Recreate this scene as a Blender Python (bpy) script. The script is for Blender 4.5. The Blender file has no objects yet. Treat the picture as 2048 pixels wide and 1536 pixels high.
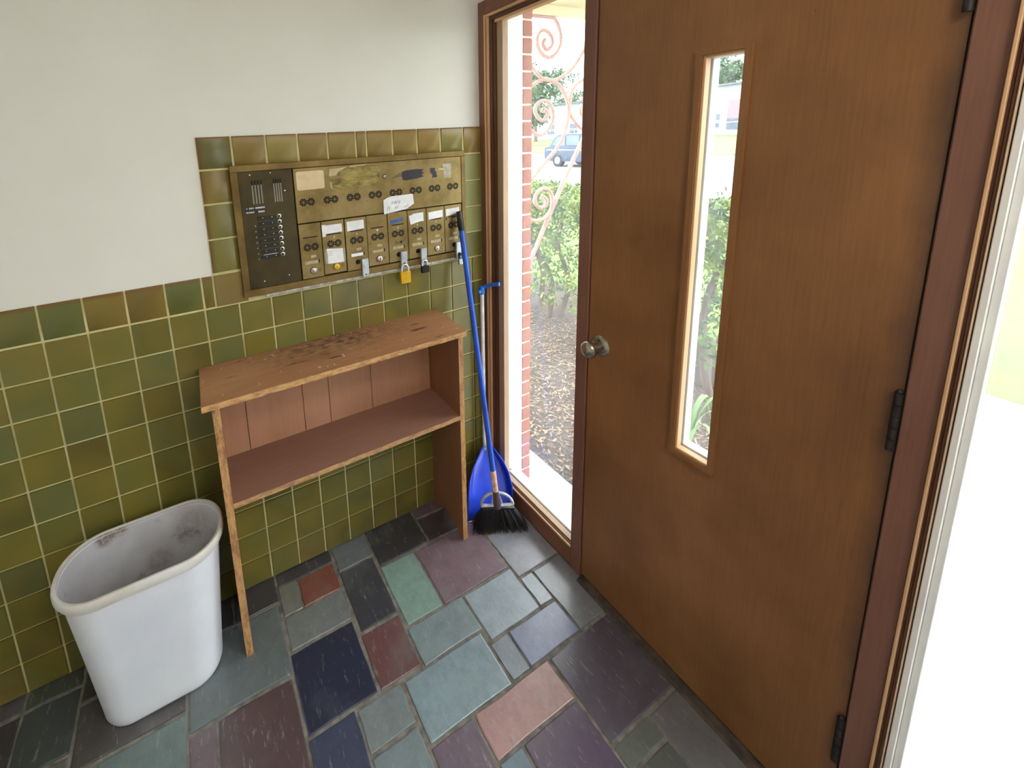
import bpy, bmesh, math, random
from mathutils import Vector, Matrix
random.seed(7)
SC = bpy.context.scene
COL = SC.collection

# ------------------------------------------------------------------ camera
cam_d = bpy.data.cameras.new('camera'); cam = bpy.data.objects.new('camera', cam_d); COL.objects.link(cam)
cam_d.sensor_fit = 'HORIZONTAL'; cam_d.sensor_width = 36.0
cam_d.lens = 862.627 * 36.0 / 2048.0
cam_d.shift_x = (1024.0 - 801.05) / 2048.0
cam_d.shift_y = (437.54 - 768.0) / 2048.0
cam_d.clip_start = 0.02; cam_d.clip_end = 400
R3 = Matrix(((0.89209208, 0.12487479, -0.4342557), (-0.44921513, 0.14139259, -0.88216433), (-0.04875955, 0.98204604, 0.18223086)))
cam.matrix_world = Matrix.Translation((-1.12864, -1.49289, 1.62862)) @ R3.to_4x4()
SC.camera = cam

# ------------------------------------------------------------------ world, sun, exposure
w = bpy.data.worlds.new('sky'); SC.world = w; w.use_nodes = True
bg = w.node_tree.nodes['Background']; bg.inputs[0].default_value = (0.92, 0.97, 1.0, 1); bg.inputs[1].default_value = 7.5
sun_d = bpy.data.lights.new('sun', 'SUN'); sun = bpy.data.objects.new('sun', sun_d); COL.objects.link(sun)
sun_d.energy = 5.0; sun_d.angle = math.radians(3); sun_d.color = (1.0, 0.93, 0.78)
sun.rotation_euler = Vector((0.45, -0.35, -1.0)).to_track_quat('-Z', 'Y').to_euler()
SC.view_settings.view_transform = 'Standard'; SC.view_settings.look = 'None'
SC.view_settings.gamma = 1.0; SC.view_settings.use_curve_mapping = False
SC.view_settings.exposure = 0.22
SC.cycles.max_bounces = 10; SC.cycles.diffuse_bounces = 6; SC.cycles.transparent_max_bounces = 16
SC.cycles.sample_clamp_indirect = 6.0
FILL_W = 12.0        # added out-of-view fill light at the ceiling, built below

# ------------------------------------------------------------------ helpers
def lin(c):
    return tuple((x / 255.0 / 12.92) if x / 255.0 <= 0.04045 else ((x / 255.0 + 0.055) / 1.055) ** 2.4 for x in c) + (1.0,)

class MB:
    def __init__(s): s.v = []; s.f = []; s.m = []
    def add(s, vs, fs, m=0):
        o = len(s.v); s.v += [tuple(p) for p in vs]; s.f += [tuple(i + o for i in f) for f in fs]; s.m += [m] * len(fs)
    def box(s, x0, x1, y0, y1, z0, z1, b=0.0, m=0):
        if x0 > x1: x0, x1 = x1, x0
        if y0 > y1: y0, y1 = y1, y0
        if z0 > z1: z0, z1 = z1, z0
        if b <= 0:
            s.add([(x0,y0,z0),(x1,y0,z0),(x1,y1,z0),(x0,y1,z0),(x0,y0,z1),(x1,y0,z1),(x1,y1,z1),(x0,y1,z1)],
                  [(0,3,2,1),(4,5,6,7),(0,1,5,4),(1,2,6,5),(2,3,7,6),(3,0,4,7)], m); return
        bm = bmesh.new(); bmesh.ops.create_cube(bm, size=1)
        for v in bm.verts: v.co = ((x0+x1)/2+v.co.x*(x1-x0), (y0+y1)/2+v.co.y*(y1-y0), (z0+z1)/2+v.co.z*(z1-z0))
        bmesh.ops.bevel(bm, geom=bm.edges[:], offset=min(b, .45*min(x1-x0, y1-y0, z1-z0)), segments=1, affect='EDGES')
        bm.verts.index_update(); s.add([v.co[:] for v in bm.verts], [[v.index for v in f.verts] for f in bm.faces], m); bm.free()
    def prism(s, pts, axis, a, b, m=0):
        # pts: 2-D outline; axis 'x','y','z' is the extrusion direction between a and b
        def P(p, t): return (t, p[0], p[1]) if axis == 'x' else ((p[0], t, p[1]) if axis == 'y' else (p[0], p[1], t))
        n = len(pts)
        s.add([P(p, a) for p in pts] + [P(p, b) for p in pts],
              [tuple(range(n)), tuple(range(2*n-1, n-1, -1))] + [(i, i+n, (i+1) % n+n, (i+1) % n) for i in range(n)], m)
    def tube(s, path, r, n=8, cap=True, m=0):
        path = [Vector(p) for p in path]; rs = r if isinstance(r, (list, tuple)) else [r]*len(path)
        t0 = (path[1]-path[0]).normalized(); up = Vector((0,0,1)) if abs(t0.z) < .9 else Vector((1,0,0))
        u = t0.cross(up).normalized(); vs = []; fs = []
        for i, p in enumerate(path):
            t = (path[min(i+1, len(path)-1)]-path[max(i-1, 0)]).normalized()
            u = (u - t*u.dot(t)).normalized(); w2 = t.cross(u)
            for k in range(n):
                a = 2*math.pi*k/n; vs.append(p+(u*math.cos(a)+w2*math.sin(a))*rs[i])
        for i in range(len(path)-1):
            for k in range(n): fs.append((i*n+k, i*n+(k+1) % n, (i+1)*n+(k+1) % n, (i+1)*n+k))
        if cap: fs += [tuple(range(n-1, -1, -1)), tuple(range((len(path)-1)*n, len(path)*n))]
        s.add(vs, fs, m)
    def lathe(s, prof, o, ax, n=24, m=0):
        # prof: (radius, distance along ax) pairs
        ax = Vector(ax).normalized(); up = Vector((0,0,1)) if abs(ax.z) < .9 else Vector((1,0,0))
        u = ax.cross(up).normalized(); w2 = ax.cross(u); o = Vector(o); vs = []; fs = []
        for r, d in prof:
            for k in range(n):
                a = 2*math.pi*k/n; vs.append(o+ax*d+(u*math.cos(a)+w2*math.sin(a))*max(r, 1e-5))
        for i in range(len(prof)-1):
            for k in range(n): fs.append((i*n+k, (i+1)*n+k, (i+1)*n+(k+1) % n, i*n+(k+1) % n))
        s.add(vs, fs, m)
    def build(s, name, mats, parent=None, smooth=False, kind=None, fix=True):
        me = bpy.data.meshes.new(name); me.from_pydata(s.v, [], s.f)
        mats = mats if isinstance(mats, (list, tuple)) else [mats]
        for mt in mats: me.materials.append(mt)
        if len(mats) > 1: me.polygons.foreach_set('material_index', s.m)
        if fix:
            bm = bmesh.new(); bm.from_mesh(me); bmesh.ops.recalc_face_normals(bm, faces=bm.faces[:]); bm.to_mesh(me); bm.free()
        if smooth:
            me.polygons.foreach_set('use_smooth', [True]*len(me.polygons))
            try: me.set_sharp_from_angle(angle=math.radians(smooth if smooth is not True else 40))
            except Exception: pass
        me.update()
        return link(name, me, parent, kind)

def link(name, me, parent=None, kind=None, loc=None):
    o = bpy.data.objects.new(name, me); COL.objects.link(o)
    if parent is not None: o.parent = parent
    if kind: o['kind'] = kind
    if loc is not None: o.location = loc
    return o
def thing(name, label, cat, group=None, loc=None):
    o = bpy.data.objects.new(name, None); COL.objects.link(o); o.empty_display_size = .05
    if loc: o.location = loc
    return tag(o, label, cat, group)
def tag(o, label, cat, group=None, kind=None):
    o['label'] = label; o['category'] = cat
    if group: o['group'] = group
    if kind: o['kind'] = kind
    return o
def bx(name, mat, parent, *a, b=0.0, kind=None, smooth=False):
    mb = MB(); mb.box(*a, b=b); return mb.build(name, mat, parent, smooth, kind)
def struct(name, label, mb=None, mat=None, smooth=False):
    o = mb.build(name, mat, None, smooth) if mb else bpy.data.objects.new(name, None)
    if not mb: COL.objects.link(o)
    o['kind'] = 'structure'; o['label'] = label; return o
def rrect(x0, x1, z0, z1, r, n=4):
    out = []
    for cx, cz, a0 in ((x1-r, z1-r, 0), (x0+r, z1-r, 90), (x0+r, z0+r, 180), (x1-r, z0+r, 270)):
        for i in range(n+1):
            a = math.radians(a0+90*i/n); out.append((cx+r*math.cos(a), cz+r*math.sin(a)))
    return out
def catmull(pts, sub=6):
    P = [Vector(p) for p in pts]; out = []
    for i in range(len(P)-1):
        p0, p1, p2, p3 = P[max(i-1, 0)], P[i], P[i+1], P[min(i+2, len(P)-1)]
        for k in range(sub):
            t = k/sub
            out.append(.5*((2*p1)+(p2-p0)*t+(2*p0-5*p1+4*p2-p3)*t*t+(3*p1-p0-3*p2+p3)*t**3))
    return out+[P[-1]]

# ------------------------------------------------------------------ materials
def nt(name):
    m = bpy.data.materials.new(name); m.use_nodes = True; t = m.node_tree
    return m, t, t.nodes['Principled BSDF']
def nd(t, kind, **kw):
    n = t.nodes.new(kind)
    for k, v in kw.items():
        if k.startswith('i_'):
            n.inputs[int(k[2:]) if k[2:].isdigit() else k[2:]].default_value = v
        else: setattr(n, k, v)
    return n
def coords(t, stretch=(1,1,1), kind='Object'):
    tc = nd(t, 'ShaderNodeTexCoord'); mp = nd(t, 'ShaderNodeMapping'); mp.inputs['Scale'].default_value = stretch
    t.links.new(tc.outputs[kind], mp.inputs[0]); return mp.outputs[0]
def noise(t, vec, scale, detail=4, rough=.55):
    n = nd(t, 'ShaderNodeTexNoise'); n.inputs['Scale'].default_value = scale; n.inputs['Detail'].default_value = detail
    n.inputs['Roughness'].default_value = rough
    if vec: t.links.new(vec, n.inputs['Vector'])
    return n.outputs['Fac']
def ramp(t, fac, stops):
    r = nd(t, 'ShaderNodeValToRGB'); el = r.color_ramp.elements
    while len(el) < len(stops): el.new(.5)
    for e, (p, c) in zip(el, stops): e.position = p; e.color = c
    t.links.new(fac, r.inputs[0]); return r.outputs[0]
def mixc(t, fac, a, b, mode='MIX'):
    m = nd(t, 'ShaderNodeMix', data_type='RGBA', blend_type=mode)
    for sock, v in ((m.inputs[0], fac), (m.inputs[6], a), (m.inputs[7], b)):
        if hasattr(v, 'is_linked'): t.links.new(v, sock)
        else: sock.default_value = v
    return m.outputs[2]
def bump(t, p, h, strength=.3, dist=.002):
    b = nd(t, 'ShaderNodeBump'); b.inputs['Strength'].default_value = strength; b.inputs['Distance'].default_value = dist
    t.links.new(h, b.inputs['Height']); t.links.new(b.outputs[0], p.inputs['Normal'])
def val(v): return (v, v, v, 1)

def plain(name, c, rough=.5, metal=0.0, c2=None, scale=20, stretch=(1,1,1), bmp=0.0, bdist=.001, spec=.5, detail=4, lo=.35, hi=.65):
    m, t, p = nt(name); p.inputs['Roughness'].default_value = rough; p.inputs['Metallic'].default_value = metal
    p.inputs['Specular IOR Level'].default_value = spec
    v = coords(t, stretch); n = noise(t, v, scale, detail)
    c2 = c2 or tuple(max(0, x*.9) for x in c)
    t.links.new(ramp(t, n, [(lo, lin(c2)), (hi, lin(c))]), p.inputs['Base Color'])
    if bmp: bump(t, p, n, bmp, bdist)
    return m

def wood(name, dark, mid, light, axis='z', rough=.45, wear=None, stain=None, fine=1.0, spec=.4):
    m, t, p = nt(name); p.inputs['Roughness'].default_value = rough; p.inputs['Specular IOR Level'].default_value = spec
    st = {'z': (1, 1, .035), 'x': (.035, 1, 1), 'y': (1, .035, 1)}[axis]
    g = noise(t, coords(t, st), 220*fine, 6, .65); big = noise(t, coords(t, tuple(.4 if s == 1 else s*4 for s in st)), 9, 3)
    c = ramp(t, g, [(.25, lin(dark)), (.5, lin(mid)), (.78, lin(light))])
    c = mixc(t, .55, c, ramp(t, big, [(.3, lin(dark)), (.55, lin(mid)), (.75, lin(light))]))
    if stain: c = stain(t, c)
    if wear: c = wear(t, c)
    t.links.new(c, p.inputs['Base Color']); bump(t, p, g, .12, .0008)
    return m

M = {}
# plaster
m, t, p = nt('plaster'); v = coords(t); p.inputs['Roughness'].default_value = .75
c = ramp(t, noise(t, v, 1.3, 5), [(.3, lin((224,221,212))), (.7, lin((236,234,228)))])
c = mixc(t, ramp(t, noise(t, v, 5, 8, .7), [(.66, val(0)), (.8, val(.35))]), c, lin((190,184,172)))
t.links.new(c, p.inputs['Base Color']); bump(t, p, noise(t, v, 60, 5), .08, .002); M['plaster'] = m
# grout
M['grout'] = plain('grout', (214,206,156), .85, c2=(190,178,122), scale=9)
# glazed wall tile: hue per tile from the object's colour, mottled glaze
def tile_mat(name, edge):
    m, t, p = nt(name); p.inputs['Specular IOR Level'].default_value = .45
    oi = nd(t, 'ShaderNodeObjectInfo'); tc = nd(t, 'ShaderNodeTexCoord'); va = nd(t, 'ShaderNodeVectorMath', operation='ADD')
    sc_ = nd(t, 'ShaderNodeVectorMath', operation='SCALE'); cb = nd(t, 'ShaderNodeCombineXYZ')
    for k in range(3): t.links.new(oi.outputs['Random'], cb.inputs[k])
    t.links.new(cb.outputs[0], sc_.inputs[0]); sc_.inputs['Scale'].default_value = 37.0
    t.links.new(tc.outputs['Object'], va.inputs[0]); t.links.new(sc_.outputs[0], va.inputs[1])
    n1 = noise(t, va.outputs[0], 9, 0)
    c = mixc(t, ramp(t, n1, [(.45, val(0)), (.8, val(.5))]), oi.outputs['Color'], lin((134,118,48)))
    c = mixc(t, ramp(t, n1, [(.2, val(.4)), (.42, val(0))]), c, lin((106,110,64)))
    g = nd(t, 'ShaderNodeSeparateXYZ'); t.links.new(tc.outputs['Generated'], g.inputs[0])
    if 't' in edge: c = mixc(t, ramp(t, g.outputs[2], [(.86, val(0)), (.97, val(.75))]), c, lin((118,80,40)))
    if 'l' in edge: c = mixc(t, ramp(t, g.outputs[0], [(.04, val(.75)), (.16, val(0))]), c, lin((112,76,36)))
    t.links.new(c, p.inputs['Base Color'])
    p.inputs['Roughness'].default_value = .31; bump(t, p, n1, .12, .004); return m
M['tile'] = tile_mat('glazed_tile', ''); M['tile_t'] = tile_mat('glazed_bullnose_tile', 't'); M['tile_l'] = tile_mat('glazed_side_bullnose_tile', 'l'); M['tile_tl'] = tile_mat('glazed_corner_tile', 'tl')
# slate: colour from the object, cleft relief, dust scratches
m, t, p = nt('slate'); oi = nd(t, 'ShaderNodeObjectInfo'); tc = nd(t, 'ShaderNodeTexCoord'); va = nd(t, 'ShaderNodeVectorMath', operation='ADD')
cb = nd(t, 'ShaderNodeCombineXYZ'); sc_ = nd(t, 'ShaderNodeVectorMath', operation='SCALE'); sc_.inputs['Scale'].default_value = 21.0
for i in range(3): t.links.new(oi.outputs['Random'], cb.inputs[i])
t.links.new(cb.outputs[0], sc_.inputs[0]); t.links.new(tc.outputs['Object'], va.inputs[0]); t.links.new(sc_.outputs[0], va.inputs[1])
a = noise(t, va.outputs[0], 22, 8, .75); mp = nd(t, 'ShaderNodeMapping'); mp.inputs['Scale'].default_value = (1, .25, 1); mp.inputs['Rotation'].default_value = (0, 0, .9)
t.links.new(va.outputs[0], mp.inputs[0]); s1 = noise(t, mp.outputs[0], 75, 6, .75)
c = mixc(t, ramp(t, a, [(.3, val(.3)), (.6, val(0))]), oi.outputs['Color'], lin((46,50,52)))
c = mixc(t, ramp(t, s1, [(.58, val(0)), (.72, val(.5))]), c, lin((180,182,182)))
c = mixc(t, ramp(t, noise(t, va.outputs[0], 6, 4), [(.55, val(0)), (.75, val(.28))]), c, lin((132,146,142)))
t.links.new(c, p.inputs['Base Color']); p.inputs['Roughness'].default_value = .32
p.inputs['Specular IOR Level'].default_value = .5; p.inputs['Coat Weight'].default_value = .8; p.inputs['Coat Roughness'].default_value = .2; bump(t, p, mixc(t, .5, a, s1), .5, .005); M['slate'] = m
M['mortar'] = plain('floor_mortar', (138,134,128), .9, c2=(98,94,88), scale=30, bmp=.3)
M['ceiling'] = plain('ceiling_paint', (226,224,216), .8, scale=4)
# door and frame woods
def nd_map(t, v, a, b):
    m = nd(t, 'ShaderNodeMapRange'); m.inputs['From Min'].default_value = a; m.inputs['From Max'].default_value = b; t.links.new(v, m.inputs['Value']); return m.outputs[0]
def door_stain(t, c):
    v = coords(t); f = ramp(t, noise(t, v, 3.2, 4), [(.4, val(0)), (.75, val(.45))])
    c = mixc(t, f, c, lin((84,52,28)))
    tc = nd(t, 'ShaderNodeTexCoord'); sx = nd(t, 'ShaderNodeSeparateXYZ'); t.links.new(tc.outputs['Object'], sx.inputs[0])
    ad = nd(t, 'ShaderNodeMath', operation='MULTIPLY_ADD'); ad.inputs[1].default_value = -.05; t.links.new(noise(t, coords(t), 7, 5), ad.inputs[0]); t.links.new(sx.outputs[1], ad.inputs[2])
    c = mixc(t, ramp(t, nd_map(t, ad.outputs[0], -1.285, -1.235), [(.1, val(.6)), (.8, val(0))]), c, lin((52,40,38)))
    sp = ramp(t, noise(t, v, 140, 2), [(.75, val(0)), (.79, val(.6))])
    return mixc(t, sp, c, lin((60,28,18)))
M['door'] = wood('door_veneer', (126,82,46), (148,100,60), (164,116,74), 'z', .42, stain=door_stain)
M['frame'] = wood('frame_wood', (112,72,58), (130,88,72), (144,102,86), 'z', .45)
M['frame_h'] = wood('frame_wood_horizontal', (110,70,50), (132,86,64), (150,104,80), 'y', .5)
M['bead'] = wood('worn_bead_wood', (196,146,104), (214,170,128), (226,190,150), 'z', .5)
M['mould'] = wood('dark_moulding_wood', (74,44,30), (94,58,42), (112,74,56), 'z', .45)
M['stop'] = wood('tan_stop_wood', (150,120,96), (172,144,118), (190,164,138), 'z', .55)
M['threshold'] = plain('grimy_threshold', (84,72,60), .7, c2=(48,42,38), scale=25, bmp=.4)
M['dark_gap'] = plain('dark_gap', (26,18,18), .8)
M['lite_trim'] = wood('lite_trim_wood', (120,78,46), (144,98,58), (160,114,72), 'z', .45)
M['white_paint'] = plain('white_exterior_paint', (196,198,196), .5, c2=(182,184,182), scale=6, bmp=.05)
M['white_in'] = plain('white_gloss_paint', (240,240,236), .4, c2=(228,226,226), scale=6)
# glass with dust
m, t, p = nt('dusty_glass'); t.nodes.remove(p); out = t.nodes['Material Output']
tr = nd(t, 'ShaderNodeBsdfTransparent'); tr.inputs[0].default_value = (.97, .985, .98, 1)
tl = nd(t, 'ShaderNodeBsdfTranslucent'); tl.inputs[0].default_value = (.93, .96, 1, 1)
gl = nd(t, 'ShaderNodeBsdfGlossy'); gl.inputs['Roughness'].default_value = .01
lw = nd(t, 'ShaderNodeLayerWeight'); lw.inputs[0].default_value = .5
pw = nd(t, 'ShaderNodeMath', operation='POWER'); pw.inputs[1].default_value = 5.0; t.links.new(lw.outputs['Facing'], pw.inputs[0])
fr = nd(t, 'ShaderNodeMath', operation='MULTIPLY_ADD'); fr.inputs[1].default_value = .95; fr.inputs[2].default_value = .045; t.links.new(pw.outputs[0], fr.inputs[0])
v = coords(t); dn = ramp(t, noise(t, v, 6, 7, .7), [(.3, val(.02)), (.75, val(.055))])
ms = nd(t, 'ShaderNodeMixShader'); t.links.new(dn, ms.inputs[0]); t.links.new(tr.outputs[0], ms.inputs[1]); t.links.new(tl.outputs[0], ms.inputs[2])
m2 = nd(t, 'ShaderNodeMixShader'); t.links.new(fr.outputs[0], m2.inputs[0]); t.links.new(ms.outputs[0], m2.inputs[1]); t.links.new(gl.outputs[0], m2.inputs[2])
t.links.new(m2.outputs[0], out.inputs[0]); M['glass'] = m
# metals
def brass(name, a, b, c_):
    m, t, p = nt(name); v = coords(t); p.inputs['Metallic'].default_value = .55; p.inputs['Roughness'].default_value = .45
    n = noise(t, v, 9, 6, .65); n2 = noise(t, v, 60, 4)
    c = ramp(t, n, [(.3, lin(a)), (.52, lin(b)), (.75, lin(c_))])
    c = mixc(t, ramp(t, n2, [(.62, val(0)), (.75, val(.4))]), c, lin((70,52,26)))
    t.links.new(c, p.inputs['Base Color']); return m
M['brass'] = brass('aged_brass', (112,92,48), (138,116,70), (156,136,94))
M['brass_frame'] = brass('tarnished_brass_frame', (96,74,34), (120,96,50), (142,118,72))
M['bronze'] = brass('dark_bronze_plate', (58,48,24), (70,59,32), (84,70,42))
M['steel'] = plain('galvanised_steel', (196,200,206), .4, .5, c2=(168,172,178), scale=40)
M['slot'] = plain('dull_grey_slats', (150,142,132), .6, .2)
M['chrome'] = plain('pitted_chrome', (206,204,200), .25, .8, c2=(180,178,172), scale=60)
M['nickel'] = plain('dull_nickel', (190,182,170), .27, .95, c2=(150,140,128), scale=25)
M['padlock_brass'] = plain('padlock_brass', (232,188,44), .35, .35, c2=(206,158,30), scale=30)
M['shackle'] = plain('bright_shackle_steel', (234,234,236), .3, .35)
M['black_metal'] = plain('black_metal', (24,24,26), .45, .3)
M['hinge'] = plain('dark_hinge_steel', (62,56,56), .5, .6, c2=(44,40,42), scale=40)
M['black'] = plain('black_plastic', (18,18,20), .4)
M['hole'] = plain('dark_hole', (10,9,9), .9)
M['paper'] = plain('white_paper', (240,240,242), .8, c2=(224,224,228), scale=30)
M['tape'] = plain('clear_tape', (176,170,150), .25, c2=(150,140,116), scale=40)
M['beige'] = plain('aged_sticker', (226,204,168), .6, c2=(208,182,140), scale=18)
M['blue_label'] = plain('blue_label', (60,104,176), .4, c2=(42,80,150), scale=60)
M['ink'] = plain('black_marker_ink', (44,34,48), .5, c2=(30,24,34), scale=60)
M['pen'] = plain('grey_pen_ink', (130,132,140), .7)
M['residue'] = plain('torn_label_residue', (168,148,74), .6, c2=(98,82,36), scale=70, stretch=(.35,1,1), bmp=.3)
M['torn_paper'] = plain('torn_label_paper', (206,190,156), .8, c2=(184,166,128), scale=40)
M['name_card'] = plain('name_card', (186,172,140), .5, c2=(160,142,104), scale=90)
M['caulk'] = plain('grey_caulk', (196,192,188), .8, c2=(150,144,138), scale=40, bmp=.4)
# shelf wood
def shelf_wear(strength, st=(.35,1,1)):
    def f(t, c):
        tc = nd(t, 'ShaderNodeTexCoord'); sx = nd(t, 'ShaderNodeSeparateXYZ'); t.links.new(tc.outputs['Normal'], sx.inputs[0])
        r = nd(t, 'ShaderNodeMath', operation='LESS_THAN'); r.inputs[1].default_value = -.5; t.links.new(sx.outputs[1], r.inputs[0])
        n = ramp(t, noise(t, coords(t, st), 70, 6, .75), [(.36, val(0)), (.56, val(strength))])
        mu = nd(t, 'ShaderNodeMath', operation='MULTIPLY'); t.links.new(r.outputs[0], mu.inputs[0]); t.links.new(n, mu.inputs[1])
        return mixc(t, mu.outputs[0], c, lin((216,170,112)))
    return f
def top_stain(t, c):
    tc = nd(t, 'ShaderNodeTexCoord'); mp = nd(t, 'ShaderNodeMapping'); mp.inputs['Location'].default_value = (.72, .11, 0); mp.inputs['Scale'].default_value = (1, 2.2, 0)
    t.links.new(tc.outputs['Object'], mp.inputs[0]); ln = nd(t, 'ShaderNodeVectorMath', operation='LENGTH'); t.links.new(mp.outputs[0], ln.inputs[0])
    near = ramp(t, ln.outputs['Value'], [(.05, val(1)), (.34, val(0))])
    n = ramp(t, noise(t, coords(t, (.4,1,1)), 60, 6, .7), [(.42, val(0)), (.6, val(.95))]); mu = mixc(t, 1.0, near, n, 'MULTIPLY')
    c = mixc(t, mu, c, lin((58,44,38)))
    c = mixc(t, ramp(t, noise(t, coords(t, (.25,1,1)), 45, 3), [(.63, val(0)), (.69, val(.8))]), c, lin((66,40,24)))
    sc2 = ramp(t, noise(t, coords(t, (1,.3,1)), 85, 3), [(.67, val(0)), (.72, val(.6))]); return mixc(t, sc2, c, lin((222,204,178)))
M['shelf_top'] = wood('worn_shelf_top', (128,86,58), (164,116,82), (188,144,106), 'x', .6, wear=shelf_wear(.9), stain=top_stain)
M['shelf_board'] = wood('painted_shelf_board', (128,92,76), (146,108,90), (158,120,102), 'x', .6, wear=shelf_wear(.75), fine=.6)
M['shelf_side'] = wood('painted_shelf_side', (128,84,58), (150,102,72), (164,116,86), 'z', .6, wear=shelf_wear(.75, (1,1,.3)), fine=.6)
M['shelf_back'] = wood('painted_back_board', (164,116,88), (178,130,102), (188,142,114), 'z', .6, fine=.5)
# plastics
m, t, p = nt('white_bin_plastic'); v = coords(t); p.inputs['Roughness'].default_value = .38
c = ramp(t, noise(t, v, 4, 4), [(.3, lin((222,226,238))), (.7, lin((238,240,246)))])
c = mixc(t, ramp(t, noise(t, v, 34, 5, .7), [(.68, val(0)), (.78, val(.35))]), c, lin((160,150,150))); t.links.new(c, p.inputs['Base Color']); M['bin'] = m
m, t, p = nt('stained_bin_inside'); v = coords(t); p.inputs['Roughness'].default_value = .5
c = ramp(t, noise(t, v, 5, 5), [(.35, lin((190,188,192))), (.7, lin((218,218,224)))])
c = mixc(t, ramp(t, noise(t, v, 17, 6, .7), [(.58, val(0)), (.72, val(.6))]), c, lin((126,112,104)))
tc = nd(t, 'ShaderNodeTexCoord'); acc = None
for (px_, pz_, rr) in ((-.112, .468, .02), (-.07, .476, .016), (-.09, .472, .014), (.0, .478, .007), (.13, .41, .045), (.02, .33, .03)):
    sb = nd(t, 'ShaderNodeVectorMath', operation='SUBTRACT'); sb.inputs[1].default_value = (px_, .1, pz_); t.links.new(tc.outputs['Object'], sb.inputs[0])
    ln = nd(t, 'ShaderNodeVectorMath', operation='LENGTH'); t.links.new(sb.outputs[0], ln.inputs[0])
    f = ramp(t, nd_map(t, ln.outputs['Value'], 0, rr*1.6), [(.5, val(.9 if rr < .025 else .35)), (1, val(0))])
    acc = f if acc is None else mixc(t, 1.0, acc, f, 'LIGHTEN')
acc = mixc(t, 1.0, acc, ramp(t, noise(t, v, 75, 4, .7), [(.35, val(.25)), (.55, val(1))]), 'MULTIPLY')
c = mixc(t, acc, c, lin((126,104,90))); t.links.new(c, p.inputs['Base Color']); M['bin_in'] = m
M['bin_rim'] = plain('bin_rim_plastic', (226,224,222), .35, c2=(206,196,184), scale=7)
M['blue'] = plain('blue_plastic', (36,92,206), .35, c2=(28,74,182), scale=12)
M['blue_pan'] = plain('blue_pan_plastic', (34,72,214), .3, c2=(26,56,186), scale=9)
M['blue_clip'] = plain('blue_clip_plastic', (44,122,220), .35)
M['white_pole'] = plain('white_pole', (226,226,230), .35)
M['grey_plastic'] = plain('translucent_grey_plastic', (196,198,208), .3, c2=(150,150,168), scale=40)
M['ferrule'] = plain('peeling_label', (196,140,112), .55, c2=(214,196,176), scale=50)
M['socket'] = plain('dark_purple_socket', (84,66,78), .4)
M['bristle'] = plain('black_bristle', (22,22,24), .55, c2=(46,46,50), scale=90)
# outdoors
M['brick'] = plain('red_brick', (160,96,78), .85, c2=(134,74,60), scale=40, bmp=.3)
M['brick_mortar'] = plain('brick_mortar', (206,190,180), .9, scale=60, bmp=.3)
M['concrete'] = plain('porch_concrete', (176,176,178), .85, c2=(156,156,158), scale=30, bmp=.2)
M['street'] = plain('street_concrete', (120,120,126), .9, c2=(108,108,114), scale=.6)
M['soffit'] = plain('cream_soffit', (214,200,162), .7, scale=5)
M['iron'] = plain('painted_iron', (172,126,110), .6, c2=(150,112,112), scale=16)
M['mulch'] = plain('mulch_ground', (84,70,62), .95, c2=(34,28,26), scale=60, bmp=.8, bdist=.02)
M['chips'] = plain('bark_chips', (150,128,104), .9, c2=(60,46,40), scale=30)
M['grass'] = plain('lawn_grass', (76,98,30), .9, c2=(62,86,26), scale=2.0, bmp=.5, bdist=.03)
M['leaf_sun'] = plain('yew_leaf', (104,124,30), .6, c2=(40,66,26), scale=7, lo=.4, hi=.6)
M['leaf_tree'] = plain('tree_leaf', (64,94,54), .6, c2=(38,68,42), scale=.9, lo=.4, hi=.6)
M['blade'] = plain('daylily_leaf', (126,164,92), .45, scale=12)
M['bark'] = plain('shrub_bark', (104,86,74), .9, c2=(66,52,46), scale=30, stretch=(1,1,.2), bmp=.5)
M['siding'] = plain('pale_siding', (140,148,158), .8, scale=.5)
M['roof'] = plain('flat_roof', (96,98,104), .8, scale=1)
M['house_glass'] = plain('house_window_glass', (62,74,96), .15, c2=(48,58,80), scale=.8)
M['garage'] = plain('rose_panel', (128,104,116), .7, scale=.6)
M['house_trim'] = plain('house_trim', (196,204,214), .7)
M['car'] = plain('dark_blue_car_paint', (58,70,92), .22, .2, c2=(52,64,86), scale=2)
M['car_glass'] = plain('car_glass', (80,94,112), .1, c2=(70,84,100), scale=1)
M['tyre'] = plain('tyre_rubber', (34,34,36), .8)
M['fence'] = plain('galvanised_fence', (170,178,186), .5, .4)
m, t, p = nt('fill_diffuser'); p.inputs['Emission Color'].default_value = (1, .95, .88, 1); p.inputs['Emission Strength'].default_value = 3.0; M['lamp'] = m  # glowing cover of the added fill lamp

# ------------------------------------------------------------------ room shell
XL, YR, ZC = -2.394, -2.42, 2.62
PX, PZ, X0 = 0.105913, 0.111, -1.547          # tile pitch and the x of the column-0 joint
def X(c): return X0 + c*PX
ZT = 11*PZ
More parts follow.
